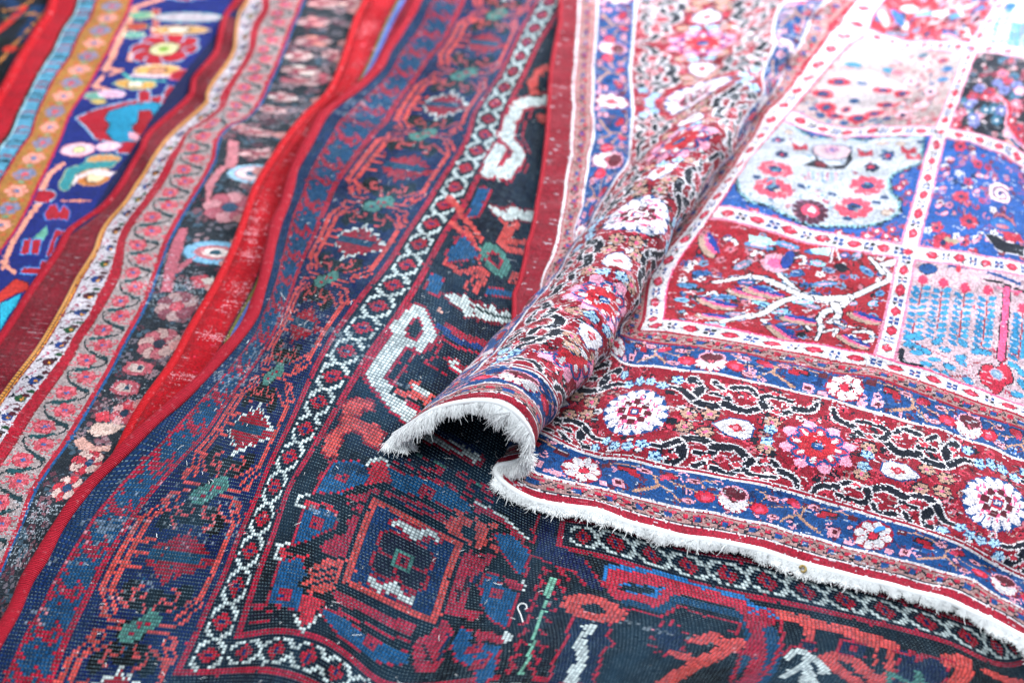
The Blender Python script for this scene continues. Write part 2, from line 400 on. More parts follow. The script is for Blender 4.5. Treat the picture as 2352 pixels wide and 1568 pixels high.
for (v, L, R, uL, *_r) in A_:       # the margin that is tucked below the front of the roll
    if v < 330:
        for fr, q in ((.5, .10), (0., .22)):
            P = gnd(*L, ZB) + (gnd(*R, ZB) - gnd(*L, ZB)) * q; ctl.append((uL * fr, v, P[0], P[1], ZB + .003 + .004 * (1 - fr)))
# flat left margin
def atcol(P, y): P = P[np.argsort(P[:, 1])]; return np.interp(y, P[:, 1], P[:, 0])
e0 = D(1310,-100, 1291,33, 1270,135, 1263,220, 1252,366, 1237,458, 1219,549, 1188,650, 1179,700, 1176,729)
e40 = D(1345,-100, 1329,33, 1322,110, 1316,311, 1307,403, 1292,476, 1274,564, 1252,638, 1235,700)
e78 = D(1385,-100, 1373,18, 1362,146, 1358,293, 1347,403, 1325,564, 1310,640)
e142 = D(1480,-100, 1461,37, 1444,128, 1454,238, 1452,330, 1439,396)
for v, y in ((440, 678), (570, 570), (697, 468), (850, 350), (1012, 240), (1170, 145), (1330, 52), (1560, -85)):
    c3(0, v, atcol(e0, y), y, ZB + .004)
    c3(40, v, atcol(e40, y + 4), y + 4, ZB + .003)
    if v >= 570: c3(78, v, atcol(e78, y + 7), y + 7, ZB + .002)
    if v >= 850: c3(142, v, atcol(e142, y + 14), y + 14, ZB + .002)
# right of the fold
BU = 0.020
for v, pts in {
    0: [(352,1155,1100),(375,1219,1140),(400,1290,1153),(437,1369,1162),(470,1430,1185),(560,1565,1222),(660,1710,1247),(787,1890,1297),(900,2055,1338),(1010,2225,1389),(1090,2345,1450)],
    44: [(352,1185,1058),(380,1245,1090),(470,1415,1128),(620,1660,1180),(787,1905,1243),(1010,2235,1332),(1090,2352,1400)],
    114: [(352,1240,992),(400,1330,1035),(470,1405,1048),(620,1670,1097),(787,1935,1162),(1010,2262,1280),(1080,2352,1324)],
    215: [(365,1300,925),(470,1445,940),(735,1890,1022),(975,2290,1150),(1100,2460,1215)],
    320: [(360,1382,805),(400,1425,830),(470,1480,840),(620,1723,872),(700,1850,903),(787,1998,943),(1010,2330,1050),(1200,2600,1150)],
    378: [(400,1425,765),(470,1503,785),(620,1723,812),(787,2017,868),(1010,2352,982),(1200,2640,1080)],
    440: [(400,1437,735),(435,1478,737),(470,1525,733),(620,1766,772),(787,2030,822),(1010,2362,935),(1200,2660,1040)],
    697: [(420,1585,500),(470,1640,487),(620,1850,540),(787,2085,578),(1010,2360,620),(1200,2600,670)],
    850: [(430,1680,385),(470,1720,365),(620,1905,410),(787,2125,432)],
    1012: [(440,1765,262),(470,1808,268),(560,1905,302),(670,2030,300),(787,2160,304),(950,2310,345),(1100,2440,420)],
    1170: [(440,1850,170),(470,1900,160),(620,2070,190),(787,2198,200),(1000,2400,230)],
    1330: [(440,1945,60),(470,1991,75),(560,2060,98),(670,2140,104),(787,2235,108),(1000,2420,135)],
    1560: [(440,2080,-90),(470,2120,-80),(787,2340,-60),(1000,2500,-50)]}.items():
    for (u, x, y) in pts:
        z = ZB + .003 + (BU * math.exp(-((v - 215) / 90) ** 2) + .014 * math.exp(-((v - 620) / 110) ** 2) + .02 * math.exp(-((v - 1150) / 120) ** 2)) * S(u, 400, 520)
        c3(u, v, x, y, z)
ctl = np.array(ctl)
tE = TPS(ctl[:, :2], ctl[:, 2:], 2e-6)
UE, VE = grid_uv(cvE); GE = tE(np.stack([UE.ravel(), VE.ravel()], -1)).reshape(UE.shape + (3,))
GE[..., 2] = np.maximum(GE[..., 2] + dewave(UE, VE, 9, .0016, 60) + dewave(UE, VE, 10, .0022, 30) * np.exp(-((UE - 230) / 90) ** 2) * S(VE, 10, 80), .0495 - .003 * (VE < 20))
cvE.setmap(GE)

# ---- the four rugs at the left
cvC = Canvas(0, 300, -260, 1500, 2.2, '#2a2f40'); ref_dir[id(cvC)] = 1; ref_off[id(cvC)] = 0
c_0 = D(-60,880, 0,788, 73,674, 106,627, 146,564, 165,531, 231,487, 286,421, 330,344, 351,304, 399,271, 432,227, 450,183, 500,121, 513,60, 549,0)
c_1 = D(-60,1010, 0,923, 37,872, 77,821, 139,722, 183,638, 223,574, 249,513, 311,432, 352,366, 395,311, 450,262, 476,225, 524,146, 542,92, 553,29, 575,-20)
c_2 = D(-60,1110, 0,1018, 37,956, 81,898, 157,795, 205,722, 256,608, 271,549, 319,472, 370,395, 410,330, 472,271, 505,220, 542,165, 571,110, 601,22)
c_3 = D(-40,1140, 0,1073, 48,1000, 110,905, 183,788, 227,722, 275,638, 289,549, 330,483, 403,366, 439,300, 483,275, 527,220, 557,165, 593,73, 619,0)
c_4 = D(0,1309, 48,1199, 88,1104, 146,1022, 198,938, 256,839, 311,737, 352,638, 396,527, 454,432, 491,363, 524,289, 564,271, 616,190, 645,121, 671,55, 693,0)
c_5 = D(60,1400, 110,1250, 282,1026, 344,912, 432,773, 505,645, 560,517, 590,432, 630,366, 685,289, 751,223, 788,146, 821,44, 843,0)
GC, UC, VC, tC = column_rug(cvC, {0: c_0, 55: c_1, 92: c_2, 112: c_3, 172: c_4, 262: c_5}, 172, .001, (), 2e-4)
# cloth near the hidden right edge dips below its neighbour
zC = .012 + .003 * np.sin(VC / 60) + dewave(UC, VC, 12, .003, 160) - .004 * (1 - S(UC, -5, 14)) - .010 * S(UC, 262, 300)
cvC.setmap(lift(GC, zC))

cvR = Canvas(0, 110, 235, 1850, 1.7, '#c8102a'); ref_dir[id(cvR)] = 1; ref_off[id(cvR)] = 225
r_0 = D(215,1145, 250,1085, 282,1026, 344,912, 432,773, 505,645, 560,517, 590,432, 630,366, 685,289, 751,223, 788,146, 821,44, 843,0, 875,-70)
r_1 = D(270,1150, 305,1085, 340,1010, 400,935, 480,839, 513,766, 571,663, 623,528, 650,430, 690,350, 745,270, 815,190, 868,73, 905,0, 940,-70)
GR, UR, VR, tR = column_rug(cvR, {0: r_0, 52: r_1}, 0, .001, (), 3e-4)
zR = .0235 - .006 * S(UR, 50, 80) - .014 * (1 - S(VR, 250, 420)) + dewave(UR, VR, 21, .0015, 120) + .007 * np.exp(-((UR - 14) / 13) ** 2) - .004 * np.exp(-((UR - 42) / 12) ** 2) + .003 * np.sin(VR / 38) * np.exp(-((UR - 30) / 20) ** 2)
cvR.setmap(lift(GR, zR))

cvB = Canvas(0, 330, -200, 1250, 2.6, '#22389c'); ref_dir[id(cvB)] = 1; ref_off[id(cvB)] = 0
b_0 = D(-120,470, 0,234, 29,183, 81,92, 113,44, 128,0, 145,-40)
b_1 = D(-90,520, 0,337, 37,271, 73,198, 106,139, 147,62, 179,0)
b_2 = D(-60,540, 0,421, 40,355, 73,308, 99,234, 124,183, 161,132, 205,48, 223,0)
b_3 = D(-60,680, 4,574, 33,535, 73,461, 103,399, 135,330, 157,271, 205,198, 234,146, 271,73, 304,0)
b_4 = D(-60,860, 0,769, 103,638, 157,542, 205,491, 256,410, 311,330, 373,234, 439,146, 509,62, 545,0)
GB, UB, VB, tB = column_rug(cvB, {0: b_0, 40: b_1, 72: b_2, 132: b_3, 280: b_4}, 132, .001, (), 2e-4)
zB = .007 + dewave(UB, VB, 31, .002, 200) - .006 * S(UB, 290, 330)
cvB.setmap(lift(GB, zB))

cvA = Canvas(0, 420, -40, 1000, 4.0, '#1a2030'); ref_dir[id(cvA)] = 1; ref_off[id(cvA)] = 0
GA = None
a_0 = b_0.copy(); a_0[:, 0] -= 260; a_1 = b_0.copy(); a_1[:, 0] += 40
GA, UA, VA, tA = column_rug(cvA, {80: a_0, 360: a_1}, 360, .001, (), 1e-3)
cvA.setmap(lift(GA, .004 + dewave(UA, VA, 41, .001, 200)))
# ================================================================== patterns
RED='#aa1233'; RED2='#ac1e3a'; ORG='#cc4a46'; WHT='#ccd8d8'; MNT='#548e84'; TEAL='#104a74'; NVY='#0c2468'; BLK='#041a34'; PRP='#231634'; SKY='#2272b8'
def bands(c, lst):
    for a, b, col in lst: c.rect(a, b, c.v0, c.v0 + c.nv * c.k, col)
d = cvD; d.rag = .35
d.a[:] = srgb('#081838')
bands(d, [(0, 6, '#0a2c64'), (6, 15, '#0f4a7a'), (15, 17, RED), (17, 55, '#08205e')])
# serrated inner stripe
SER = ["R.......","RR...R..","RRR..T..","RRRR....","R.RRR..R","R..RRRRR","RR.R..R.","RRR.T...","RR.....T","R..R...."]
SER = ["r.........", "rr....R...", "rrr....R..", "r.rr..RRR.", "rTrrrRR.RR", "rr.rrrRTR.", "rrr..rRRR.", "rr.....R..", "r...R.....", "r........R", "rr........", "r.r......."]
for v in range(-36, 346, 12): d.tile(SER, {'r': RED, 'R': RED, 'T': '#0f5a78'}, 5, v)
# outer border: green flower, red palmette, white-edged palmette in turn
def scroll(u, v, s, col='#c04a4c', w=1.0):
    for sx in (-1, 1):
        for sy in (-1, 1):
            for Q in ([(4, 1), (9, 1), (14, 2), (15, 4), (12, 5)], [(1, 4), (3, 8), (7, 7), (8, 10), (5, 11)], [(7, 5), (11, 7), (15, 10), (17, 8)]):
                d.line([(u + sx * a * s, v + sy * b * s) for a, b in Q], col, w)
def mint(u, v):
    for sy in (-1, 1):
        d.ell((u, v + sy * 7), 9, 3.2, '#030c16'); d.ell((u - 9, v + sy * 10), 3, 3, '#030c16'); d.ell((u + 9, v + sy * 10), 3, 3, '#030c16')
    scroll(u, v, 1.0)
    d.ell((u - 2, v - 1.6), 4.2, 2.9, MNT, out='#030c16'); d.ell((u + 2.4, v + 1.8), 4.0, 2.8, MNT)
    d.rect(u - 3, u - 1, v - 2, v - 1, RED); d.rect(u + 1, u + 3, v + 1, v + 2, RED); d.rect(u - 1, u, v, v + 2, RED)
def palm(u, v, edge=None):
    for sx in (-1, 1):                      # hexagonal double line frame
        for o in (15, 18): d.line([(u + sx * (o - 5), v - 17), (u + sx * o, v - 11), (u + sx * o, v + 11), (u + sx * (o - 5), v + 17)], ORG, 1.0)
    for sy in (-1, 1):
        P = [(-9, 1.5), (-7, 4), (-5, 3.5), (-4, 6), (-1, 5), (0, 9), (2, 5.5), (4, 7), (5, 4), (8, 5), (9, 3), (13, 1.5)]
        P = [(u + a, v + sy * b) for a, b in P]
        d.poly(P, '#a0122c', out=edge, ow=.8)
    d.rect(u - 9, u + 10, v - 1.5, v + 1.5, '#104a70'); d.rect(u + 9, u + 14, v - 1, v + 1, '#a0122c')
    d.line([(u - 16, v + 3), (u - 10, v + 4)], ORG, 1.2); d.line([(u - 16, v - 3), (u - 10, v - 4)], ORG, 1.2); d.line([(u - 15, v), (u - 9, v)], ORG, 1)
d.clip = (17.5, 54.5, -34, 346)
cen = d.at(D(319,1441, 476,1115, 641,868, 741,640, 857,472, 986,293, 1048,176))
v0_ = cen[0][1]; per = (cen[3][1] - v0_) / 3
for n in range(-1, 12):
    v = v0_ + n * per
    mint(36 + rng.uniform(-1, 1), v); palm(37, v + per / 2, WHT if n % 2 == 1 else None)
for (u_, v_) in rng.uniform((19, -30), (54, 340), (260, 2)): d.rect(u_, u_ + 1, v_, v_ + 1, ['#0f4a70', '#a03038', '#0b2a60'][rng.integers(3)])
d.clip = None
# white lattice stripe with red diamonds
LAT = ["...WWWW...", "..WW..WW..", ".WW....WW.", ".W..RR..W.", ".W.RRRR.W.", "..RRBBRR..", ".W.RRRR.W.", ".W..RR..W.", ".WW....WW.", "..WW..WW.."]
LP = {'W': '#c6d4d4', 'R': '#b0122c', 'B': NVY}
d.rect(55, 69, -13, 346, BLK); d.rect(69, 300, -13, 1, BLK)
d.clip = (57, 67, -11, 346)
for v in range(-11, 346, 10): d.tile(LAT, LP, 57, v)
d.clip = (67, 300, -11, -1)
for u in range(67, 300, 10): d.tile(LAT, LP, u, -11, tr=True)
d.clip = None
d.rect(55, 57, -13, 346, RED); d.rect(67, 69, -1, 346, RED); d.rect(55, 300, -13, -11, RED); d.rect(67, 300, -1, 1, RED)
d.rect(69, 143, 1, 346, '#04193a'); d.rect(69, 300, 1, 62, '#031428')
# inner lattice stripe (corner under the fringe)
d.rect(143, 300, 62, 76, BLK); d.rect(143, 157, 62, 346, BLK)
d.clip = (147, 300, 64, 74)
for u in range(147, 300, 10): d.tile(LAT, LP, u, 64, tr=True)
d.clip = (145, 155, 76, 346)
for v in range(76, 346, 10): d.tile(LAT, LP, 145, v)
d.clip = None
d.rect(143, 300, 62, 64, RED); d.rect(145, 300, 74, 76, RED); d.rect(143, 145, 62, 346, RED); d.rect(155, 157, 74, 346, RED)
d.rect(157, 300, 76, 346, '#0a1838')
# field hidden below the other rug: plain rows of small palmettes
for v in range(92, 340, 24):
    for u in range(170, 300, 26): d.ell((u + (v // 24 % 2) * 13, v), 6, 5, '#a0122c', out=MNT); d.ell((u + (v // 24 % 2) * 13, v), 2, 2, NVY)
# ---- main border, measured motif by motif
def P_(col, t, *p, **k):
    if col in (RED2, ORG) and 'out' not in k: k = dict(out='#020a16', ow=1.0)
    d.poly(d.m(t, *p), col, **k)
def L_(col, w_, t, *p, **k):
    q = d.m(t, *p); (d.curve if k.pop('cv', False) else d.line)(q, col, w_, **k)
DT = '#12568c'
for p in ([660,190,830,180,910,240,900,300,830,330,700,370,560,370,600,270], [500,480,560,470,690,500,690,590,600,620,520,680,430,690], [350,800,470,790,510,900,470,950,500,1010,450,1110,270,1060],
          [600,1110,700,1130,800,1200,860,1270,1000,1330,1180,1390,1170,1440,1060,1450,930,1420,800,1330,700,1250,640,1170], [1010,210,1100,250,1270,290,1450,370,1560,470,1560,500,1440,480,1250,400,1080,360,1020,300],
          [1640,870,1725,900,1725,1150,1640,1050,1600,960], [1480,1220,1650,1260,1725,1300,1700,1430,1560,1470,1450,1420,1420,1300]): P_(DT, 'f', *p, out=RED, ow=.6)
P_(RED2, 'f', 930,390,880,365,740,410,790,470,830,500,760,560,780,620,690,640,580,720,660,770,740,800,880,480)
P_('#c8283a', 'f', 500,420,560,430,640,440,740,500,700,500,600,460,500,455); L_(WHT, 1, 'f', 560,385,470,400,450,450,510,470)
P_('#c8283a', 'f', 350,720,420,750,520,770,500,800,400,780,340,780); L_(WHT, 1, 'f', 400,700,330,700,315,780,360,800)
P_('#c8283a', 'f', 480,1020,600,1040,640,1070,560,1130,540,1180,500,1220,470,1190,460,1110); L_(WHT, 1.1, 'f', 430,1130,450,1180,490,1240,540,1190,590,1130)
P_(ORG, 'f', 740,800,640,790,520,860,540,900,470,950,550,960,500,1000,640,1010,690,940,740,930)
for q in ([560,870,700,850], [530,910,690,890], [510,960,680,930]): L_(BLK, .9, 'f', *q)
P_(RED2, 'f', 680,980,740,1000,860,1060,1050,1130,1190,1200,1180,1270,1100,1250,900,1150,840,1110,760,1100,660,1030)
L_(BLK, 1.6, 'f', 700,960,1000,1110,1310,1220); L_(RED, 1, 'f', 620,1090,800,1160,1000,1250,1180,1320)
P_(RED2, 'f', 960,350,1060,380,1200,430,1330,490,1450,560,1430,600,1300,540,1150,480,1000,410); L_(BLK, 1.5, 'f', 960,400,1150,480,1430,590); L_(BLK, 1.4, 'f', 1000,350,1250,430,1450,520)
P_('#c8283a', 'f', 950,170,1000,180,1020,240,1060,300,960,320,930,370,900,250); L_(WHT, 1, 'f', 885,220,900,180,950,160,1010,165,1030,215); L_(BLK, 1.5, 'f', 700,470,860,330,940,330)
P_(RED2, 'f', 730,400,900,370,930,330,980,350,920,430,800,430)
d.ell(d.m('f', 1540, 630)[0], 6.5, 5.2, ORG); d.ell(d.m('f', 1540, 630)[0], 2.6, 2.2, '#0a2038')
for q in ([1440,590,1400,570], [1640,690,1700,720], [1500,540,1480,510], [1590,720,1600,770], [1640,590,1690,570]): L_(ORG, 2, 'f', *q)
P_(RED2, 'f', 1520,720,1590,740,1700,770,1620,860,1560,900,1520,1010,1500,1100,1620,1130,1560,1170,1440,1150,1370,1130,1440,900)
P_(RED2, 'f', 1380,1160,1440,1230,1380,1330,1370,1430,1300,1500,1190,1490,1170,1370,1190,1290,1300,1240)
P_(RED2, 'i', 0,440,100,470,180,520,330,670,300,690,160,560,60,520,0,500); L_(WHT, 1, 'i', 0,440,100,470,200,540,340,670); P_(ORG, 'i', 0,540,60,560,90,620,60,700,0,740)
for p in ([120,640,230,640,340,740,310,880,250,860,180,760], [60,900,200,960,270,1000,190,1220,130,1180,40,1080], [0,1350,120,1400,130,1500,60,1568,0,1568]): P_(DT, 'i', *p, out=RED, ow=.6)
P_(RED2, 'i', 160,890,230,920,310,950,290,1000,200,960); P_(WHT, 'i', 295,925,350,955,355,1000,315,1015,300,960)
P_(RED2, 'i', 0,1230,100,1240,200,1290,160,1330,60,1290,0,1300); P_(WHT, 'i', 180,1240,240,1280,200,1330,170,1320)
for x, y, t in ((740,275,'f'), (570,570,'f'), (365,1010,'f'), (1280,370,'f'), (1690,1010,'f'), (1570,1350,'f'), (915,1320,'f'), (130,1010,'i'), (40,1440,'i')):
    c = d.m(t, x, y)[0]; d.rect(c[0] - 2, c[0] + 2, c[1] - 2, c[1] + 2, RED2); d.rect(c[0] - .5, c[0] + .5, c[1] - .5, c[1] + .5, NVY)
L_(RED2, 1, 'f', 680,170,600,300,540,380); L_(RED2, 1, 'f', 500,480,420,700); L_(RED2, 1, 'f', 345,800,260,1070,150,1090)
for q in ([180,1110,240,1090], [250,1130,300,1110], [170,1150,330,1150], [200,1180,280,1170], [150,1190,180,1185]): L_(PRP if q[0] == 170 else RED, 1, 'f', *q)
for q in ([940,1000,1150,1085], [1480,1000,1600,880], [1410,1250,1340,1420], [1080,420,1300,500]): L_('#0a2a58', 1, 'f', *q)
for q in ([800,440,880,560,780,700], [1560,760,1640,790], [1520,900,1460,1060], [1240,1330,1300,1440]): L_('#3a0a20', 1, 'f', *q)
# the framed square with its flower
d.rect(92, 119, 20, 52, BLK); d.rect(93, 118, 21, 51, ORG); d.rect(95, 116, 23, 49, '#10356e')
for sx in (-1, 1):
    for sy in (-1, 1): d.ell((105.5 + sx * 3.4, 36 + sy * 3.6), 3.6, 3.8, PRP, out='#a81830', ow=.9)
    d.ell((105.5, 36 + sx * 5), 1.6, 2, PRP)
d.rect(103, 108, 33, 39, MNT); d.rect(104, 107, 34, 38, RED2); d.rect(105, 106, 35.5, 37, PRP)
P_(WHT, 'f', 1050,560,1100,545,1170,570,1190,610,1250,600,1310,620,1355,665,1330,685,1290,650,1230,650,1190,685,1150,640,1110,600,1060,580, out=RED, ow=.8)
P_(WHT, 'f', 900,910,930,900,960,935,1010,950,1070,905,1090,960,1110,1000,1180,1015,1185,1050,1140,1075,1100,1040,1040,1000,970,1000,920,970, out=RED, ow=.8)
# orange hooked motif and white ribbon
P_(ORG, 'e', 830,1080,920,1110,930,1170,870,1150,800,1200,860,1230,960,1250,1000,1310,960,1390,880,1370,870,1300,800,1290,750,1300,700,1400,690,1450,640,1450,610,1410,640,1330,720,1250,740,1180,770,1110, out='#8a1026', ow=.8)
P_('#071b30', 'e', 880,1160,960,1180,1000,1240,1010,1300,960,1250,870,1230); P_('#0c3a62', 'e', 700,1500,880,1520,900,1568,640,1568)
def ribbon(t, *p, w_=4.6): q = d.m(t, *p); d.line(q, RED, w_ + 2.2); d.line(q, WHT, w_)
ribbon('e', 1090,650,1200,540,1280,680,1220,755,1100,710,940,950,1060,1110,1210,1245)
P_('#061a2c', 'e', 1160,630,1200,590,1240,650,1190,715,1140,690, out=RED, ow=.8)
ribbon('e', 1280,1320,1420,1380,1570,1460, w_=3.6)
ribbon('g', 470,620,270,655,190,860,275,960,200,1090,80,1080,150,930, w_=5)
L_(RED, .9, 'g', 360,680,290,860,350,960,300,1090)
P_(ORG, 'g', 370,440,460,400,470,440,400,470,390,560,420,600,350,600,330,520); P_(ORG, 'g', 380,720,460,720,460,780,400,770)
# star flower with orange rays
for q in ([130,160,200,0,150,-60], [160,170,260,-20], [60,130,-60,-40], [40,180,-150,-20], [60,270,-170,-170,], [60,280,-100,300,-180,230], [90,280,0,420], [40,300,-60,400], [200,110,345,120], [200,150,345,180], [190,300,300,330], [200,340,290,380]):
    L_(ORG, 2.2, 'h', *q)
for q in ([110,60,150,-20], [-20,40,-90,-30], [20,330,-30,380], [220,130,340,150]): L_(BLK, 1, 'h', *q)
c = d.m('h', 130, 220)[0]; d.ell(c, 6, 5.5, MNT, out='#0a2a3a'); d.ell(c, 2, 2, BLK, out=RED)
P_(DT, 'e', 1390,180,1490,60,1560,140,1600,200,1400,240, out=RED, ow=.6); P_(DT, 'e', 1290,300,1370,330,1330,450,1260,400, out=RED, ow=.6); P_(DT, 'h', 90,400,250,430,240,460,70,440, out=RED, ow=.6)
P_(DT, 'g', 30,1180,100,1190,20,1360,-60,1360, out=RED, ow=.6)
P_(WHT, 'e', 1380,440,1440,435,1470,450,1510,440,1560,500,1600,480,1650,510,1725,560,1730,620,1660,610,1600,600,1560,570,1500,570,1480,520,1410,480, out='#8a1830', ow=.7)
P_(WHT, 'h', 0,490,30,500,60,530,110,500,150,560,200,540,245,590,180,620,100,600,50,600,0,570, out='#8a1830', ow=.7); L_('#0a3a3a', .9, 'h', 0,520,120,575,240,595)
P_(WHT, 'g', 90,1290,180,1320,240,1290,300,1330,390,1330,370,1400,280,1380,200,1390,120,1340, out='#8a1830', ow=.7)
P_(WHT, 'e', 1390,840,1440,850,1480,890,1540,930,1500,940,1430,900, out=RED, ow=.8); P_(RED, 'e', 1440,870,1520,930,1450,900)
L_(RED2, 2.6, 'e', 1390,640,1480,690,1600,730,1725,780, cv=True); L_('#123a80', 2.2, 'e', 1350,640,1460,720,1600,770,1725,820, cv=True); L_(RED, 1, 'e', 1330,700,1440,760,1560,800,1700,840, cv=True)
c = d.m('e', 1350, 545)[0]; d.rect(c[0] - 1, c[0] + 1, c[1] - 1, c[1] + 1, '#d8a090')
P_('#0a2240', 'e', 1180,800,1340,870,1300,1000,1250,1190,1050,1010); L_(RED, 1, 'e', 1180,800,1060,1010,1250,1190); L_(RED, 1, 'e', 1370,690,1320,830,1260,860,1400,940)
P_(ORG, 'e', 1160,990,1200,980,1250,1040,1310,1070,1400,1070,1400,1110,1310,1110,1280,1160,1240,1110,1060,1060,1080,1030,1180,1050)
L_(WHT, 2, 'e', 1200,1020,1250,1050)
P_(DT, 'f', 660,10,740,60,620,180,560,180) if False else None
L_(MNT, .9, 'f', 1180,130,1400,220,1600,335); L_(RED, .9, 'e', 1290,1300,1450,1390,1560,1490)
L_('#0c2a66', 2, 'e', 1330,1290,1480,1350,1600,1420)
r2 = np.random.default_rng(11)
for k_ in range(90):
    x, y = 1040 + r2.uniform(0, 640), 0; y = 120 + (x - 1040) * .42 + r2.uniform(-70, 90); c = np.round(d.m('f', x, y)[0]); d.rect(c[0], c[0] + r2.integers(1, 4), c[1], c[1] + 1, [RED, PRP, PRP, RED, '#0c2452'][r2.integers(5)])
# second column: purple leaf with green midrib, ring flower, ribbons
P_('#160f28', 'i', 340,860,560,900,610,1000,590,1200,500,1420,330,1568,150,1568,250,1250,300,1000)
for k_ in range(9):
    y = 900 + k_ * 75; x = 492 - k_ * 26
    for sx, a in ((-1, 1), (1, 1)):
        L_(RED, .8, 'i', x + sx * 20, y - 30, x + sx * 55, y - 55, x + sx * 60, y - 10, x + sx * 90, y - 20, x + sx * 80, y + 25)
L_('#7ab8a0', 1.1, 'i', 495,900,440,1060,385,1230,290,1510)
P_('#0a1a56', 'i', 430,520,530,520,500,700,680,780,760,900,800,980,770,1000,650,900,500,820,360,760); L_(RED, 1, 'i', 410,520,355,690); L_(RED, 1, 'i', 355,770,500,830,620,870,700,960); L_(RED, .9, 'i', 680,800,800,960)
L_(RED, 1, 'i', 355,770,310,900)
P_('#0a1a4a', 'i', 620,1150,860,1200,830,1290,870,1320,800,1350,740,1568,450,1568,560,1300)
c = d.m('i', 740, 1095)[0]; d.ell(c, 8.2, 6.6, ORG, out=BLK); d.ell(c, 2.8, 2.4, '#081c34')
P_(WHT, 'i', 690,1200,765,1200,730,1260,700,1290,705,1420,670,1500,640,1568,560,1568,600,1460,640,1440,625,1330,650,1260)
L_(RED, 1, 'i', 610,1150,550,1340,500,1400,455,1568); L_(RED, 1, 'i', 850,1190,830,1280,870,1320,800,1350,745,1568)
def rib2(*p): q = d.m('i', *p); d.line(q + np.array([0, 1.2]), SKY, 5.6); d.line(q, '#c0203a', 4.6)
rib2(1190,930,880,890,850,960,900,1010,1160,1070,1270,965,1660,1070,1725,1120)
P_('#071a2c', 'i', 930,945,1140,970,1100,1010,930,990, out=SKY, ow=.6)
L_(TEAL, 3, 'i', 940,1060,1170,1115,1270,1030,1640,1130,1700,1180); L_(RED, 1, 'i', 930,1095,1160,1150,1280,1085,1660,1190,1650,1245,1600,1240)
L_(TEAL, 2.5, 'i', 1690,1180,1640,1500); L_(RED, 1, 'i', 1650,1250,1600,1560); L_(RED2, 4, 'i', 1725,1130,1700,1568)
for k_ in range(12):
    a = k_ * .5236; L_(RED, 1, 'i', 1215 + 100 * math.cos(a), 1290 + 90 * math.sin(a), 1215 + 125 * math.cos(a + .2), 1290 + 112 * math.sin(a + .2))
P_('#0c1c4a', 'i', 1140,1230,1260,1210,1310,1290,1270,1380,1180,1370,1130,1300)
L_(ORG, 4.5, 'i', 1400,1300,1490,1265,1560,1320); L_(ORG, 5.2, 'i', 1640,1310,1500,1400,1330,1480,1190,1568); L_(ORG, 3.5, 'i', 1250,1380,1400,1440)
# lower right frames
L_(ORG, 4, 'l', 200,1140,640,1245,900,1330); L_(RED, 4, 'l', 120,1130,60,1240,0,1380); L_(SKY, 1, 'l', 0,1120,90,1090,190,1160); L_(ORG, 2.5, 'l', 370,1200,370,1290)
L_('#124a78', 3.5, 'l', 120,1240,70,1568); L_(RED, 1.2, 'l', 195,1170,150,1420,30,1568)
P_('#0a1a4a', 'l', 340,1300,410,1310,400,1370,330,1350, out=RED, ow=.6)
L_(WHT, 2.4, 'l', 235,1400,300,1365,350,1375,470,1460,470,1500); L_(WHT, 2.2, 'l', 205,1530,270,1490,350,1450,400,1568); L_(WHT, 2, 'l', 350,1400,340,1568); L_(RED, 1, 'l', 200,1390,270,1340,350,1350)
L_(ORG, 5, 'l', 640,1250,830,1330,850,1400,800,1560); L_(BLK, 2.2, 'l', 825,1360,790,1530); L_(ORG, 3.5, 'l', 520,1390,640,1420,760,1520); L_(ORG, 3.5, 'l', 480,1400,560,1480,680,1568)
P_('#0c1c50', 'l', 570,1300,720,1330,710,1400,560,1380, out=RED, ow=.6); P_(RED, 'l', 620,1325,670,1335,665,1370,615,1360)
P_('#0c1c50', 'l', 930,1360,1240,1430,1200,1568,880,1568, out=RED, ow=.6); P_(RED, 'l', 1040,1390,1090,1400,1080,1440,1030,1430)
L_(MNT, 1.6, 'l', 1010,1568,870,1500,880,1568); P_(MNT, 'l', 1040,1480,1090,1500,1100,1568,1030,1568)
L_(ORG, 5, 'l', 1250,1430,1340,1430,1350,1500,1290,1568); L_(ORG, 3.5, 'l', 1500,1500,1725,1568); L_(RED, 1.2, 'l', 900,1370,1300,1440)

# scuffed places where the knots have worn down to the pale warps
wr = np.random.default_rng(17)
def scuff(cv, t, x, y, ru, rv, p, col=(.62, .72, .80)):
    q = cv.m(t, x, y)[0]; X, Y = np.meshgrid(cv.uc - q[0], cv.vc - q[1]); g = np.exp(-(X / ru) ** 2 - (Y / rv) ** 2)
    row = wr.random((cv.nv, 1)) < .55; f_ = .18 if cv is cvD else .38; k = (wr.random(g.shape) < g * p) & row; cv.a[k] = cv.a[k] * (1 - f_) + f_ * np.array(col)
for a in (('c', 700, 560, 6, 4, .75), ('c', 840, 560, 3, 3, .8), ('c', 240, 1110, 4, 5, .7), ('c', 730, 1060, 5, 2, .6), ('c', 890, 940, 4, 2, .6), ('c', 330, 840, 8, 3, .5), ('e', 580, 640, 12, 5, .55), ('e', 360, 780, 9, 6, .55), ('e', 150, 880, 9, 7, .5), ('e', 1130, 1080, 6, 4, .4),
          ('e', 830, 800, 10, 4, .35), ('c', 1330, 600, 14, 3, .4), ('c', 1230, 430, 16, 3, .4), ('d', 860, 600, 6, 5, .6), ('d', 760, 700, 6, 6, .45), ('f', 620, 500, 4, 2, .6), ('i', 1180, 1250, 20, 2, .3), ('e', 400, 560, 14, 6, .35), ('b', 1400, 1000, 9, 9, .5)):
    scuff(cvD, *a)
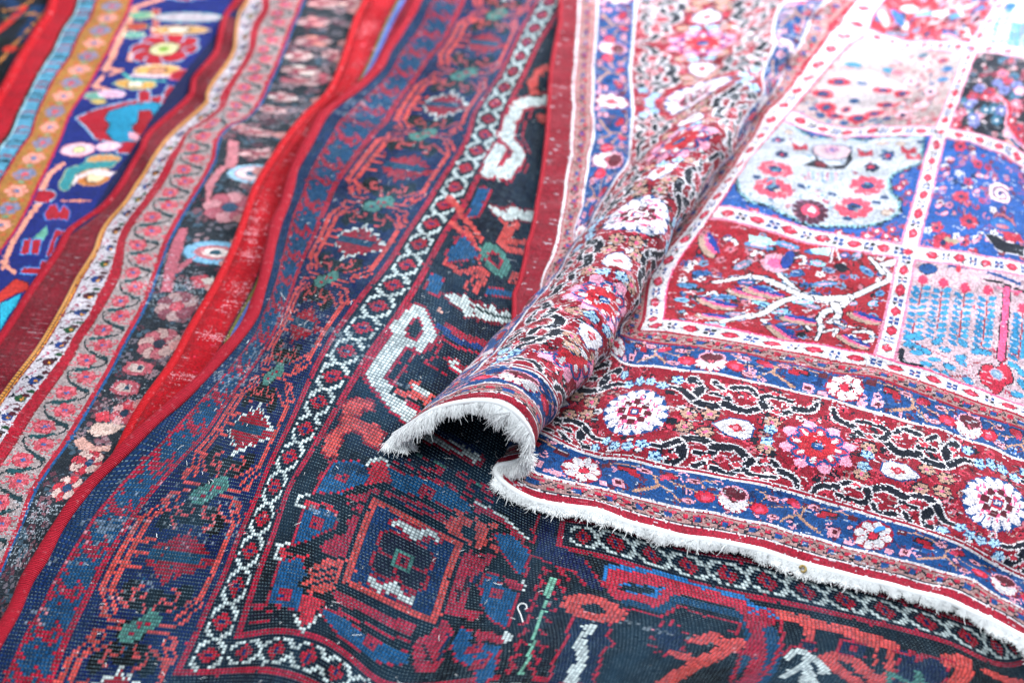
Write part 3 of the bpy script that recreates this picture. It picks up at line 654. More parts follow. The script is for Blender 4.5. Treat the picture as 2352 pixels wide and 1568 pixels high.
# ---- compartment rug: nested border bands with a mitred corner
e = cvE
TAN = '#b08886'; EB = '#0c4f94'; LB = '#7fb6dc'; EN = '#0c1a34'; PNK = '#e8a0b4'; HPK = '#ee5c8c'; MAR = '#6e1c30'; EW = '#dedae0'; ER = '#9c0e2a'; EMT = '#b8d4dc'
mu = [0, 40, 80, 144, 344, 400, 435, 470, 471, 5000]; mv = [0, 14, 44, 114, 320, 375, 405, 440, 5000, 9000]
UU, VV = np.meshgrid(e.uc, e.vc)
left = VV > np.interp(UU, mu, mv)
def lb(a, b, col): e.a[left & (UU >= a) & (UU < b)] = srgb(col)
def bb(a, b, col): e.a[~left & (VV >= a) & (VV < b)] = srgb(col)
for a, b, c in [(-9, 40, '#8e0c26'), (40, 44, EW), (44, 47, RED), (47, 73, TAN), (73, 76, RED), (76, 80, EW), (80, 140, EB), (140, 146, EW), (146, 342, ER), (342, 348, EW), (348, 400, EB), (400, 404, EW), (404, 407, RED), (407, 431, TAN), (431, 436, RED), (436, 466, EW), (466, 471, HPK)]: lb(a, b, c)
for a, b, c in [(-20, 0, EW), (0, 12, '#a81030'), (12, 15, EW), (15, 18, EN), (18, 38, TAN), (38, 41, RED), (41, 45, EW), (45, 110, EB), (110, 114, EW), (114, 119, RED), (119, 122, EW), (122, 316, ER), (316, 321, EW), (321, 375, EB), (375, 378, RED), (378, 402, TAN), (402, 406, RED), (406, 437, EW), (437, 441, HPK)]: bb(a, b, c)
class Frame:
    """local coordinates: s runs along a band, t across it"""
    def __init__(f, o, ds, dt): f.o, f.ds, f.dt = np.array(o, float), np.array(ds, float), np.array(dt, float)
    def __call__(f, P): P = np.asarray(P, float).reshape(-1, 2); return f.o + P[:, :1] * f.ds + P[:, 1:] * f.dt
    def ell(f, s, t, a, b, col, **k):
        c = f([(s, t)])[0]
        if abs(f.ds[0]) > .5: e.ell(c, a, b, col, **k)
        else: e.ell(c, b, a, col, **k)
    def line(f, P, col, w_, **k): e.line(f(P), col, w_, **k)
    def curve(f, P, col, w_, **k): e.curve(f(P), col, w_, **k)
    def poly(f, P, col, **k): e.poly(f(P), col, **k)
    def box(f, s, t, a, b, col, **k): f.poly([(s - a, t - b), (s + a, t - b), (s + a, t + b), (s - a, t + b)], col, **k)
    def petals(f, s, t, r0, r1, n, wd, col, out, ow=1.2, ph=0., sy=1.):
        for k_ in range(n):
            a = ph + k_ * 6.2832 / n; m_ = (r0 + r1) / 2
            c = f([(s + math.cos(a) * m_, t + math.sin(a) * m_ * sy)])[0]; dd = f([(math.cos(a), math.sin(a) * sy)])[0] - f([(0, 0)])[0]
            e.ell(c, (r1 - r0) / 2 + 1, wd, col, rot=math.atan2(dd[1], dd[0]), out=out, ow=ow)
def guard(f, L, hw, per=42, seed=0):
    for s in np.arange(0, L, per):
        f.curve([(s, -hw * .5), (s + per * .25, hw * .45), (s + per * .5, -hw * .35), (s + per * .8, hw * .5)], EN, 2.2)
        f.box(s + per * .5, hw * .25, 4.5, 4, '#c02040'); f.box(s + per * .9, -hw * .1, 5, 4.5, EB, out='#c02040', ow=1.4)
        f.box(s + per * .28, -hw * .55, 3.5, 2.5, RED); f.box(s + per * .7, -hw * .6, 3, 2, EN); f.box(s + per * .1, hw * .6, 3, 2, '#d0405a')
def strip(f, L, per=46, big=11):
    for k_, s in enumerate(np.arange(per / 2, L, per)):
        f.poly([(s - big, 0), (s - 4, -7.5), (s + 4, -7.5), (s + big, 0), (s + 4, 7.5), (s - 4, 7.5)], '#c82a48', out=EN, ow=1.2); f.box(s, 0, 3, 2.5, '#e0607c')
        for a in (-1, 1):
            for b in (-1, 1): f.box(s + per / 2 + a * 4.6, b * 4.4, 3, 3, '#28509a' if rng.random() > .2 else EN)
        f.box(s + per / 2, 0, 1.5, 1.5, RED)
def flower(f, s, t, r=26):
    f.ell(s, t, r + 2, r + 2, RED); f.petals(s, t, 7, r, 8, 7.6, EW, RED, 1.6); f.ell(s, t, 7.5, 7.5, '#d02844', out=EN, ow=1.3)
def halfband(f, m, T_):
    """motifs between a white flower (s=0) and a rose (s=1 half period), mirrored by m"""
    k = T_ / 62
    def q(P): return [(m * a, b * k) for a, b in P]
    f.curve(q([(28, 52), (60, 56), (90, 46), (118, 34), (150, 30), (172, 44)]), '#c4947c', 2.2); f.curve(q([(62, 8), (84, 22), (92, 30)]), '#c4947c', 5); f.curve(q([(92, 30), (104, 20), (112, 8)]), '#c4947c', 3)
    f.curve(q([(88, 44), (90, 30)]), '#c4947c', 4)
    f.box(m * 44, 16 * k, 7, 7, PNK); f.box(m * 44, 16 * k, 3.5, 3.5, MAR); f.box(m * 58, 46 * k, 10, 4, '#b01830', out=EN, ow=1); f.box(m * 66, 40 * k, 6, 4, '#b01830')
    for a, b in ((78, 52), (122, 12), (128, 48)): f.ell(m * a, b * k, 9, 4, PNK, out='#a86a70', ow=1); f.ell(m * a, b * k, 4.5, 2, MAR)
    f.ell(m * 104, 50 * k, 9, 6, '#b41a36', out=EN, ow=1); f.box(m * 98, 45 * k, 5, 4, '#d04060')
    f.ell(m * 140, 24 * k, 13, 10, '#d02440', out='#8a1028', ow=1); f.ell(m * 140, 22 * k, 6, 5, '#e85070'); f.curve(q([(140, 38), (136, 50), (150, 56)]), '#c4947c', 2)
    f.box(m * 30, 50 * k, 6, 4, MAR); f.box(m * 25, 8 * k, 5, 4, PNK)
def rose(f, s, T_):
    t = T_ / 2; f.ell(s, t - 4, 20, 19, EW, out='#b02040', ow=2); f.petals(s, t - 4, 14, 21, 12, 4, EW, '#b02040', .8); f.ell(s, t - 4, 17, 15, EW)
    f.ell(s, t + 9, 17, 11, MAR, out=PNK, ow=2.5); f.ell(s, t - 1, 7, 7, MAR); f.box(s, t - 2, 3, 3, '#e05a70')
def blueband(f, s0, s1, HP, T_, smin, smax, swap=0):
    """flower at s0, then roses and flowers every HP"""
    n = 0; s = s0
    while s > smin - HP: s -= HP; n -= 1
    while s < smax + HP:
        for m in (-1, 1):
            g = Frame(f([(s, 0)])[0], f.ds * (HP / 172), f.dt)
            if (n + swap) % 2 == 0: halfband(g, m, T_)
        s += HP; n += 1
    s = s0; n = 0
    while s > smin - HP: s -= HP; n -= 1
    while s < smax + HP:
        if (n + swap) % 2 == 0: flower(f, s, T_ / 2, T_ * .43)
        else: rose(f, s, T_)
        s += HP; n += 1
def rosette(f, s, t):
    f.ell(s, t, 50, 50, EB); f.petals(s, t, 16, 49, 16, 8.2, '#e6dfe8', EB, 1.3); f.ell(s, t, 29, 29, '#e6dfe8')
    r2 = np.random.default_rng(5)
    for k_ in range(36):
        a = r2.uniform(0, 6.28); r_ = r2.uniform(22, 36); f.box(s + math.cos(a) * r_, t + math.sin(a) * r_, 1.2, 3.4, HPK)
    for k_ in range(8): a = k_ * .7854; f.box(s + math.cos(a) * 20, t + math.sin(a) * 20, 5.6, 5.6, MAR)
    for k_ in range(8): a = k_ * .7854 + .39; f.box(s + math.cos(a) * 22, t + math.sin(a) * 22, 2.4, 2.4, HPK)
    f.box(s, t, 11, 11, EW); f.box(s, t, 9.5, 9.5, '#c02040'); f.box(s, t, 6.5, 6.5, EB); f.box(s, t, 4, 4, EW)
def daisy(f, s, t):
    f.petals(s, t, 20, 52, 8, 10, '#f0a0bc', '#f0a0bc', 1, ph=.39); f.petals(s, t, 16, 42, 8, 12, EB, HPK, 1); f.petals(s, t, 22, 38, 8, 7, '#c83050', EB, 1)
    f.petals(s, t, 24, 34, 8, 3.6, EW, '#c83050', .5); f.petals(s, t, 8, 26, 8, 8, '#c42030', '#a01028', .8, ph=.39); f.ell(s, t, 8, 8, EB, out=EN, ow=1)
def tansmall(f, s, t, c='#c49a86'):
    f.ell(s, t, 12, 12, EN); f.petals(s, t, 4, 11, 6, 3.6, c, EN, .8); f.ell(s, t, 3.2, 3.2, HPK)
def bluesmall(f, s, t):
    f.ell(s, t, 9, 9, EB); f.petals(s, t, 2, 9, 5, 2.8, '#a8d0e8', EB, .7)
def leafw(f, s, t, m):
    f.poly([(s - 28 * m, t), (s - 8 * m, t + 17), (s + 14 * m, t + 18), (s + 24 * m, t + 8), (s + 24 * m, t - 8), (s + 14 * m, t - 18), (s - 8 * m, t - 17)], EW, out=EB, ow=1.8)
    f.poly([(s - 10 * m, t), (s + 3 * m, t + 8), (s + 14 * m, t), (s + 3 * m, t - 8)], '#c02a40'); f.box(s + 2 * m, t, 3, 3, '#f08090')
def scrolls(f, m, Hh):
    def q(P, sy): return [(m * a, 98 + sy * b) for a, b in P]
    for sy in (-1, 1):
        for P, w_, w2 in (([(56, 88), (66, 66), (60, 46), (78, 36), (96, 46), (94, 62), (80, 62)], 15, 8), ([(96, 46), (120, 40), (138, 56), (160, 52), (172, 66)], 13, 8), ([(138, 56), (132, 74), (146, 84), (168, 80)], 11, 6),
                          ([(60, 46), (46, 62), (30, 66)], 11, 6), ([(100, 84), (116, 90), (126, 78)], 11, 6), ([(172, 66), (190, 74), (196, 90)], 12, 6), ([(80, 88), (90, 76)], 9, 5)):
            P = [(a * Hh / 205, b) for a, b in P]
            f.curve(q(P, sy), EN, w_, w2=w2, out=EW, ow=2.6)
        for a, b in ((84, 20), (62, 14), (150, 28)): tansmall(f, m * a * Hh / 205, 98 + sy * b)
        for a, b in ((24, 66), (8, 74), (40, 84), (150, 12)): bluesmall(f, m * a * Hh / 205, 98 + sy * b)
        for a, b in ((112, 66), (150, 68), (70, 76), (184, 52), (178, 90)): f.poly(q([(a - 8, b), (a, b + 5), (a + 8, b + 1), (a + 2, b - 5)], sy), '#c83a4c', out=EW, ow=1.2)
    leafw(f, m * 112 * Hh / 205, 98, m)
def mainband(f, s0, Hh, smin, smax):
    """rosette at s0, daisy half a period on, and so on"""
    n = 0; s = s0; lst = []
    while s > smin - Hh: s -= Hh; n -= 1
    while s < smax + Hh: lst.append((n, s)); s += Hh; n += 1
    for n, s in lst:
        g = Frame(f([(s, 0)])[0], f.ds, f.dt)
        if n % 2 == 0:
            for m in (-1, 1): scrolls(g, m, Hh)
    for n, s in lst: (rosette if n % 2 == 0 else daisy)(f, s, 98)
# small filling motifs that crowd every ground
def filler(mask, cols, n, u0_, u1_, v0_, v1_, sz=1.0, seed=1):
    r = np.random.default_rng(seed); keep = e.a.copy()
    for _ in range(n):
        u_, v_ = r.uniform(u0_, u1_), r.uniform(v0_, v1_); k_ = r.integers(4); c_ = cols[r.integers(len(cols))]
        if k_ == 0:
            a = r.uniform(0, 6.28); e.curve([(u_ + sz * 9 * math.cos(a + t) * (1 - t / 7), v_ + sz * 9 * math.sin(a + t) * (1 - t / 7)) for t in np.linspace(0, 4.5, 6)], c_, 2.6)
        elif k_ == 1: e.ell((u_, v_), sz * r.uniform(4, 8), sz * r.uniform(2.5, 4), c_, rot=r.uniform(0, 3), out=cols[0], ow=1.3)
        elif k_ == 2:
            for a in range(5): e.ell((u_ + sz * 5 * math.cos(a * 1.257), v_ + sz * 5 * math.sin(a * 1.257)), sz * 2.8, sz * 2.8, c_)
            e.ell((u_, v_), 2.2, 2.2, cols[0])
        else: e.line([(u_, v_), (u_ + r.uniform(-12, 12) * sz, v_ + r.uniform(-12, 12) * sz)], c_, 2.3)
    e.a[~mask] = keep[~mask]
filler(~left & (VV > 124) & (VV < 314), [EN, '#c83a50', EW, '#d07080', '#c83a50', TAN, '#7a1024', '#b82a40'], 1500, 150, 1340, 124, 314, 1., 2)
filler(left & (UU > 148) & (UU < 340), [EN, '#c83a50', EW, '#d07080', '#c83a50', TAN, '#7a1024', EW], 1300, 148, 340, 60, 1560, 1., 3)
filler(~left & (VV > 46) & (VV < 109), ['#0e3470', '#0e3470', '#7a2038', '#2a66b0', PNK], 420, 80, 1340, 46, 109, .8, 4)
filler(~left & (VV > 322) & (VV < 374), ['#0e3470', '#0e3470', '#7a2038', '#2a66b0', PNK], 300, 300, 1340, 322, 374, .8, 5)
filler(left & (UU > 82) & (UU < 138), ['#0e3470', '#0e3470', '#7a2038', '#2a66b0', PNK], 420, 82, 138, 60, 1560, .8, 6)
filler(left & (UU > 350) & (UU < 399), ['#0e3470', '#0e3470', '#7a2038', '#2a66b0', PNK], 320, 350, 399, 300, 1560, .8, 7)
# bottom bands
e.clip = None
def clipmask(fn, mask):
    keep = e.a.copy(); fn(); e.a[~mask] = keep[~mask]
fl1 = e.m('i', 690, 220)[0]; ro1 = e.m('i', 1560, 400)[0]; fl2 = e.m('l', 780, 640)[0]
HPb = (fl2[0] - fl1[0]) / 2
clipmask(lambda: blueband(Frame((0, 46), (1, 0), (0, 1)), fl1[0], 0, HPb, 62, 80, 1340), ~left & (VV > 45) & (VV < 110))
fi1 = e.m('k', 600, 1020)[0]; ri1 = e.m('k', 1380, 1260)[0]
clipmask(lambda: blueband(Frame((0, 321), (1, 0), (0, 1)), fi1[0], 0, ri1[0] - fi1[0], 54, 300, 1340), ~left & (VV > 321) & (VV < 375))
rs1 = e.m('h', 1000, 1170)[0]; da1 = e.m('k', 450, 1400)[0]; rs2 = e.m('l', 1560, 450)[0]
clipmask(lambda: mainband(Frame((0, rs1[1] - 98), (1, 0), (0, 1)), rs1[0], (rs2[0] - rs1[0]) / 2, 150, 1340), ~left & (VV > 122) & (VV < 316))
# left bands
lf = e.m('g', 870, 640)[0]
clipmask(lambda: blueband(Frame((80, 0), (0, 1), (1, 0)), lf[1], 0, 205, 60, 60, 1560), left & (UU > 80) & (UU < 140))
clipmask(lambda: blueband(Frame((348, 0), (0, 1), (1, 0)), 400, 0, 200, 52, 300, 1560), left & (UU > 348) & (UU < 400))
clipmask(lambda: mainband(Frame((244 - 98, 0), (0, 1), (1, 0)), 600, 225, 100, 1560), left & (UU > 146) & (UU < 342))
# guards
clipmask(lambda: guard(Frame((0, 28), (1, 0), (0, 1)), 1340, 10), ~left & (VV > 18) & (VV < 38))
clipmask(lambda: guard(Frame((0, 390), (1, 0), (0, 1)), 1340, 12), ~left & (VV > 378) & (VV < 402))
clipmask(lambda: guard(Frame((60, 0), (0, 1), (1, 0)), 1560, 13), left & (UU > 47) & (UU < 73))
clipmask(lambda: guard(Frame((419, 0), (0, 1), (1, 0)), 1560, 12), left & (UU > 407) & (UU < 431))
clipmask(lambda: strip(Frame((451, 20), (0, 1), (1, 0)), 1560, 50), left & (UU > 436) & (UU < 466))
clipmask(lambda: strip(Frame((430, 421), (1, 0), (0, 1)), 900, 58, 13), ~left & (VV > 406) & (VV < 437))
# field panels
def pan(u0_, u1_, v0_, v1_, col): e.rect(u0_, u1_, v0_, v1_, col)
pan(471, 770, 441, 680, '#a81a2c'); pan(805, 1340, 441, 680, '#ccaeb8'); pan(471, 770, 715, 995, '#1a56a8'); pan(805, 1340, 715, 995, '#1a56a8')
pan(471, 770, 1030, 1310, '#b8a4a4'); pan(805, 1340, 1030, 1310, EN); pan(471, 770, 1345, 1560, '#b02438'); pan(805, 1340, 1345, 1560, '#dcd4e4')
ALL = np.ones(e.a.shape[:2], bool)
e.clip = (471, 770, 441, 680); filler(ALL, [EN, '#b8283c', '#6c98bc', '#c87888', EW, '#2a5a98', '#7a1020', '#9a1a2c'], 330, 471, 770, 441, 680, 1., 11)
e.clip = (805, 1340, 715, 995); filler(ALL, ['#103468', '#b83850', '#c87890', '#2a68b8', EW, '#8a2038', '#d06078'], 520, 805, 1340, 715, 995, 1.1, 12)
e.clip = (471, 770, 715, 995); filler(ALL, ['#103468', '#b83850', '#c87890', '#2a68b8', '#b83850', '#8a2038'], 260, 471, 770, 715, 995, 1., 13)
e.clip = (471, 770, 1030, 1310); filler(ALL, ['#987078', '#b84858', '#c88890', '#5080a0', '#d4b8bc', '#a06070'], 260, 471, 770, 1030, 1310, 1.1, 14)
e.clip = (805, 1340, 1030, 1310); filler(ALL, ['#283850', '#b84858', '#c88890', '#5080a0', '#d4b8bc', '#a02040'], 420, 805, 1340, 1030, 1310, 1.2, 15)
e.clip = (471, 770, 1345, 1560); filler(ALL, [EN, '#d85060', '#6c98bc', '#e0a0a8', EW, '#2a5a98'], 260, 471, 770, 1345, 1560, 1.3, 16)
e.clip = (805, 1340, 441, 680); filler(ALL, ['#b08090', '#e0c4cc', '#b890a0', '#c04060', '#dcc8d0'], 160, 805, 1340, 441, 680, .8, 17)
e.clip = None
def eP(col, t, *p, **k): e.poly(e.m(t, *p), col, **k)
def eL(col, w_, t, *p, **k): e.curve(e.m(t, *p), col, w_, **k)
def eE(t, x, y, a, b, col, **k): e.ell(e.m(t, x, y)[0], a, b, col, **k)
def eF(t, x, y, r, n, pc, cc, oc=EN):
    c = e.m(t, x, y)[0]; f = Frame(c, (1, 0), (0, 1)); f.petals(0, 0, r * .3, r, n, r * .32, pc, oc, 1); f.ell(0, 0, r * .34, r * .34, cc, out=oc, ow=.8)
# 1. red panel with a white branch
e.clip = (471, 770, 441, 680)
r3 = np.random.default_rng(21)
for (t, x, y, rot, L) in (('h',1330,380,.1,18),('h',1420,300,.2,16),('h',1560,450,.2,20),('h',1300,470,-.2,14),('k',80,400,.3,20),('k',100,500,-.2,22),('k',370,500,-.3,24),('k',300,300,.9,14),('k',430,240,0,14),('k',500,285,0,12),('k',480,370,.3,22),
                          ('k',240,620,.5,18),('k',330,480,.2,20),('k',650,490,.8,10),('k',780,490,.9,12),('k',600,190,.7,9),('k',680,190,.8,9),('k',740,290,-.7,20),('h',1680,250,.9,18),('h',1700,360,.2,14),('k',190,540,.4,16),('k',420,440,-.3,16),('k',60,330,.3,18),('h',1500,620,.1,18),('h',1650,560,.1,20),('k',820,430,.9,9),('k',60,130,.0,26),('k',240,130,.1,22),('k',430,170,.1,24)):
    col = [LB, '#5a90c0', '#8cc4dc', '#3468a8', '#8898b8'][r3.integers(5)]; eE(t, x, y, L * .8, 6.5, col, rot=rot, out=EN, ow=1)
    c = e.m(t, x, y)[0]; e.ell(c, L * .5, 2, EB if r3.random() > .5 else PNK, rot=rot)
for (t, x, y, rot) in (('h',1500,580,.1),('h',1510,500,.2),('h',1700,440,.2),('k',90,430,.1),('k',310,600,.1),('k',200,680,.6),('k',650,740,.35),('k',720,590,.2),('h',1450,130,.8)):
    c = e.m(t, x, y)[0]; e.ell(c, 27, 9, '#c0a090', rot=-rot, out=EN, ow=1.4); o = np.array([3, 4.]); e.ell(c + o, 24, 5, HPK, rot=-rot); e.ell(c + o * 2, 24, 4.5, '#16409a', rot=-rot)
eE('k', 170, 240, 20, 22, PNK, out=EN); eE('k', 170, 240, 11, 12, HPK); eE('k', 240, 220, 8, 22, '#16409a', out=EN); eE('k', 580, 265, 12, 8, EN)
for p, w_, w2 in (((910,230,830,260,890,330,800,380,640,450,520,480,380,460,280,390,190,310), 7, 4), ((640,450,560,520,480,540,450,570), 7, 6), ((540,500,560,560,500,610), 8, 4), ((600,460,470,465,330,450,200,480,90,550,0,580), 8, 5), ((380,460,200,380,60,330,0,325), 7, 4), ((840,300,790,240,750,200), 5, 2), ((540,600,600,630,650,640), 3, 2), ((440,590,450,640,420,720), 5, 3)):
    eL(EW, w_ * 1.7, 'k', *p, w2=w2 * 1.6, out=EN, ow=1.8)
eL(EW, 5, 'k', 290,205,340,200,345,240,320,240, out=EN, ow=1); eL(EW, 5, 'k', 20,190,50,165,90,180, out=EN, ow=1); eL(EW, 6, 'k', 660,670,760,670,770,720,730,730, out=EN, ow=1); eL(EW, 5, 'k', 470,670,550,650,530,690, out=EN, ow=1)
eL(EW, 7, 'h', 1720,320,1600,345,1500,360, out=EN, ow=1); eL(EW, 7, 'h', 1725,560,1640,585,1540,610, out=EN, ow=1); eL(EW, 5, 'h', 1560,90,1620,90,1640,120, out=EN, ow=1); eL(EW, 4, 'h', 1440,440,1500,420,1520,440, out=EN, ow=1)
eP('#a8dce0', 'k', 0,60,120,80,180,120,80,130,0,110); eP('#a8dce0', 'k', 380,150,520,140,500,190,400,180); eP('#a8dce0', 'h', 1380,1260 - 900, 1500,60,1560,60,1440,140) if False else None
eL(EW, 3, 'k', 530,150,510,230); eL(EW, 3, 'k', 550,150,570,220)
# 2. pale panel with blue-leaved stems
e.clip = (805, 1340, 441, 680)
for k_, (xt, yt, xb, yb) in enumerate(((1090,340,1020,720), (1220,360,1165,700), (1355,390,1310,740), (1500,410,1460,760), (1720,520,1690,830), (1840,560,1810,870), (1960,590,1930,900))):
    A = np.array([xt, yt]); B = np.array([xb, yb])
    for j in range(9):
        q = A + (B - A) * (.14 + j * .105)
        for sx, c_ in ((-1, '#2c88bc'), (1, '#3a98c8')):
            c = e.m('k', q[0] + sx * 34, q[1] + (4 if sx < 0 else 2))[0]; e.ell(c, 8, 4.6, c_, rot=sx * .5)
    eL('#a8243c', 2, 'k', xt, yt, xb, yb); eE('k', xt, yt, 8, 9, '#d83c60', out=PNK, ow=1)
    eP('#d83c60', 'k', xt - 36, yt + 18, xt, yt - 28, xt + 38, yt + 20, xt, yt + 34)
eL(HPK, 11, 'k', 1620,400,1600,620,1580,840, out=EN, ow=2); eL('#b02848', 2, 'k', 1460,760,1500,790,1550,840); eL('#b02848', 2, 'k', 1690,830,1650,810,1600,850); eL(HPK, 3, 'k', 1560,390,1640,410,1700,420)
for (x, y) in ((1010,700),(1060,700),(1000,750),(1060,760),(1050,800),(1110,790),(1160,840),(1180,730),(1230,780),(1340,740),(1260,890),(1330,860),(1430,790),(1240,950),(1180,930),(1370,970),(1110,870),(1330,830),(1480,800),(1680,1060),(1700,920),(1720,1000),(1660,880)):
    eE('k', x, y, 10, 6, '#3f9ccc', rot=r3.uniform(-.8, .8), out='#28587c', ow=.8)
eL('#a8243c', 1.6, 'k', 1040,740,1150,790,1330,870,1450,860); eL('#a8243c', 1.6, 'k', 1200,930,1300,950,1440,940)
eP('#cc2c48', 'k', 1460,880,1520,870,1540,910,1590,860,1640,910,1655,980,1600,1010,1570,1050,1540,1060,1500,1010,1460,990,1445,930, out=EN, ow=1.8); eE('k', 1555, 935, 9, 10, '#8aa8c8', out=PNK, ow=2)
eL(EN, 9, 'k', 960,780,965,850,1075,885); eE('k', 1120, 275, 16, 12, EB, out=EN); eL(EN, 4, 'k', 1470,340,1600,370,1725,420); eL(EB, 6, 'k', 1500,300,1600,330,1700,370); eL(EB, 5, 'k', 1250,260,1390,270); eP('#cc2c48', 'k', 1300,250,1330,250,1330,300,1300,300)
for u_ in (1130, 1220, 1290): e.curve([(u_, 460), (u_, 640)], '#a8243c', 2); e.ell((u_, 650), 8, 10, '#d83c60')
for u_ in (1130, 1220, 1290):
    for j in range(9):
        for sx in (-1, 1): e.ell((u_ + sx * 13, 470 + j * 19), 9, 5, '#3f9ccc', rot=-sx * .5, out='#28587c', ow=.8)
# 3. blue panel with the white medallion
e.clip = (471, 770, 715, 995)
for (t, x, y, r) in (('j',970,1150,8),('j',1000,1210,7),('j',980,1060,7),('j',940,1180,7),('j',740,1480,12),('j',800,1450,10),('j',860,1480,9),('j',640,1490,9),('j',900,1440,7),('j',920,1500,7),('j',560,1460,7),('j',30,1330,9),('j',100,1370,9),('j',20,900,10)): eF(t, x, y, r, 5, '#cc4060', EW, oc='#7a1830')
MED = e.m('j', -40,870,60,820,60,700,200,730,330,830,400,870,560,860,700,880,900,860,1090,860,1080,1020,1000,1050,900,1090,870,1140,890,1210,940,1260,940,1330,880,1370,800,1400,700,1420,520,1420,350,1400,200,1330,130,1290,0,1260,-60,1200,-80,1100,-20,1020)
e.poly(MED, '#b6bcc6', out=EN, ow=5.5); e.line(np.r_[MED, MED[:1]], '#8cc8d8', 4.5); e.line(np.r_[MED, MED[:1]], EN, 1.8)
for (x, y, a, b) in ((165,1060,32,22),(150,1180,36,25),(742,1165,31,27),(655,1297,33,25)):
    f = Frame(e.m('j', x, y)[0], (a / 24, 0), (0, b / 24)); f.petals(0, 0, 9, 24, 9, 7.5, '#dc4a62', '#b82a44', .8); f.ell(0, 0, 12, 11, '#123f78', out='#dc4a62', ow=.5); f.ell(0, 0, 5, 4, EN)
for _k in range(120):
    x, y = r3.uniform(0, 900), r3.uniform(840, 1380)
    if (x < 100 and y > 1230) or (x > 820 and 1000 < y < 1240) or (x > 560 and y > 1330): continue
    eE('j', x, y, r3.uniform(3, 8), r3.uniform(2, 4), ['#8090a4', '#b88490', '#5a88a8', '#c8b4b4', '#a85068', '#9aa8b4'][r3.integers(6)], rot=r3.uniform(0, 3))
eE('j', 520, 950, 34, 26, '#cdb4bc', out='#284a80', ow=3); eF('j', 520, 940, 13, 6, '#b080a8', '#5a70b0', oc=PNK); eP(EN, 'j', 340,1040,420,1000,400,940,440,1000,500,1040,600,1030,640,940,650,1000,600,1060,500,1060); eP('#7a1c30', 'j', 420,1010,500,1030,470,1050,410,1040)
eF('j', 180, 880, 12, 6, '#1e4a88', '#c83048'); eF('j', 205, 970, 12, 6, '#1e3a70', '#c83048'); eF('j', 870, 980, 13, 6, '#1e4a88', '#c83048'); eF('j', 770, 1050, 12, 6, '#14305e', '#c83048')
for (x, y) in ((320,910),(730,950),(1030,970),(1000,930)): eP('#b83048', 'j', x - 50, y - 20, x, y + 15, x + 40, y - 10, x + 50, y + 30, x - 40, y + 32, out='#806068', ow=.8)
for (x, y) in ((830,900),(950,900),(860,1330),(250,830)): eE('j', x, y, 9, 6, '#c8b4a8', out='#806060', ow=1)
for (x, y) in ((330,1170),(520,1220),(360,820),(770,870),(980,860),(1075,890),(800,1270),(620,1370),(850,1240),(50,1110),(270,780)): eE('j', x, y, 8, 5, '#20487c')
for k_ in range(8): eL(['#b05078', '#6898b8', '#c890a0', '#4878a0'][k_ % 4], 2.5, 'j', 370 + k_ * 30, 1080, 380 + k_ * 28, 1130)
c = e.m('j', 385, 1320)[0]; f = Frame(c, (1, 0), (0, 1)); f.petals(0, 0, 14, 27, 14, 4.5, '#5a2440', '#8a5a80', .8); f.ell(0, 0, 14, 13, '#d84868'); f.ell(2, 2, 7, 6, EMT)
eL(EN, 1.6, 'j', 340,830,470,830,600,860)
# 4. blue panel with red flowers and spirals
e.clip = (805, 1340, 715, 995)
for (t, x, y, r, n) in (('j',1330,1230,17,8),('j',1380,1390,18,8),('j',1215,1510,17,7),('k',1215,110,18,8),('j',1435,1030,12,6),('j',1375,1140,11,5),('j',1325,920,14,6),('j',1180,1420,12,5),('j',1500,1050,9,5),('k',1405,180,12,5),('k',1350,110,8,5),('k',1660,250,10,5),('k',1640,80,13,6),('j',1560,940,10,5),('k',1180,20,11,6),('j',1640,1000,9,5)):
    eF(t, x, y, r, n, '#c43450', '#10306a', oc='#8a1c38')
for (x, y) in ((1270,1000),(1240,1090),(1220,1180),(1190,1290),(1440,1100),(1490,1110),(1225,1340),(1430,1200),(1500,1500),(1420,1510),(1330,1500)): eE('j', x, y, 7, 4.5, PNK, rot=.6, out='#904058', ow=.8)
def spiral(t, x, y, R_, col, w_, turns=1.9, ph=0.):
    c = e.m(t, x, y)[0]; th = np.linspace(0, turns * 6.283, 40); r_ = R_ * (1 - th / th[-1] * .85); e.line(np.stack([c[0] + r_ * np.cos(th + ph), c[1] + r_ * np.sin(th + ph)], -1), MAR, w_ + 3.5); e.line(np.stack([c[0] + r_ * np.cos(th + ph), c[1] + r_ * np.sin(th + ph)], -1), col, w_)
spiral('j', 1580, 1220, 30, '#f0d0dc', 8, ph=1.); spiral('j', 1590, 1400, 27, '#c07080', 4, 1.4)
eE('j', 1590, 1410, 26, 20, '#1a66b0', out=EB); eE('j', 1590, 1420, 14, 8, '#b86070'); eP(EN, 'k', 1480,60,1540,60,1600,100,1725,130,1725,200,1640,180,1560,160,1530,120, out=EW, ow=1.5); eP('#c03048', 'k', 1580,40,1700,60,1725,110,1620,90)
for (x, y) in ((1250,90),(1290,100)): eE('k', x, y, 8, 5, '#b8a890')
for u_, v_ in ((1180, 780), (1230, 860), (1170, 930), (1270, 950), (1290, 780)): e.ell((u_, v_), 20, 20, '#c43450', out=EN); e.ell((u_, v_), 9, 9, EB)
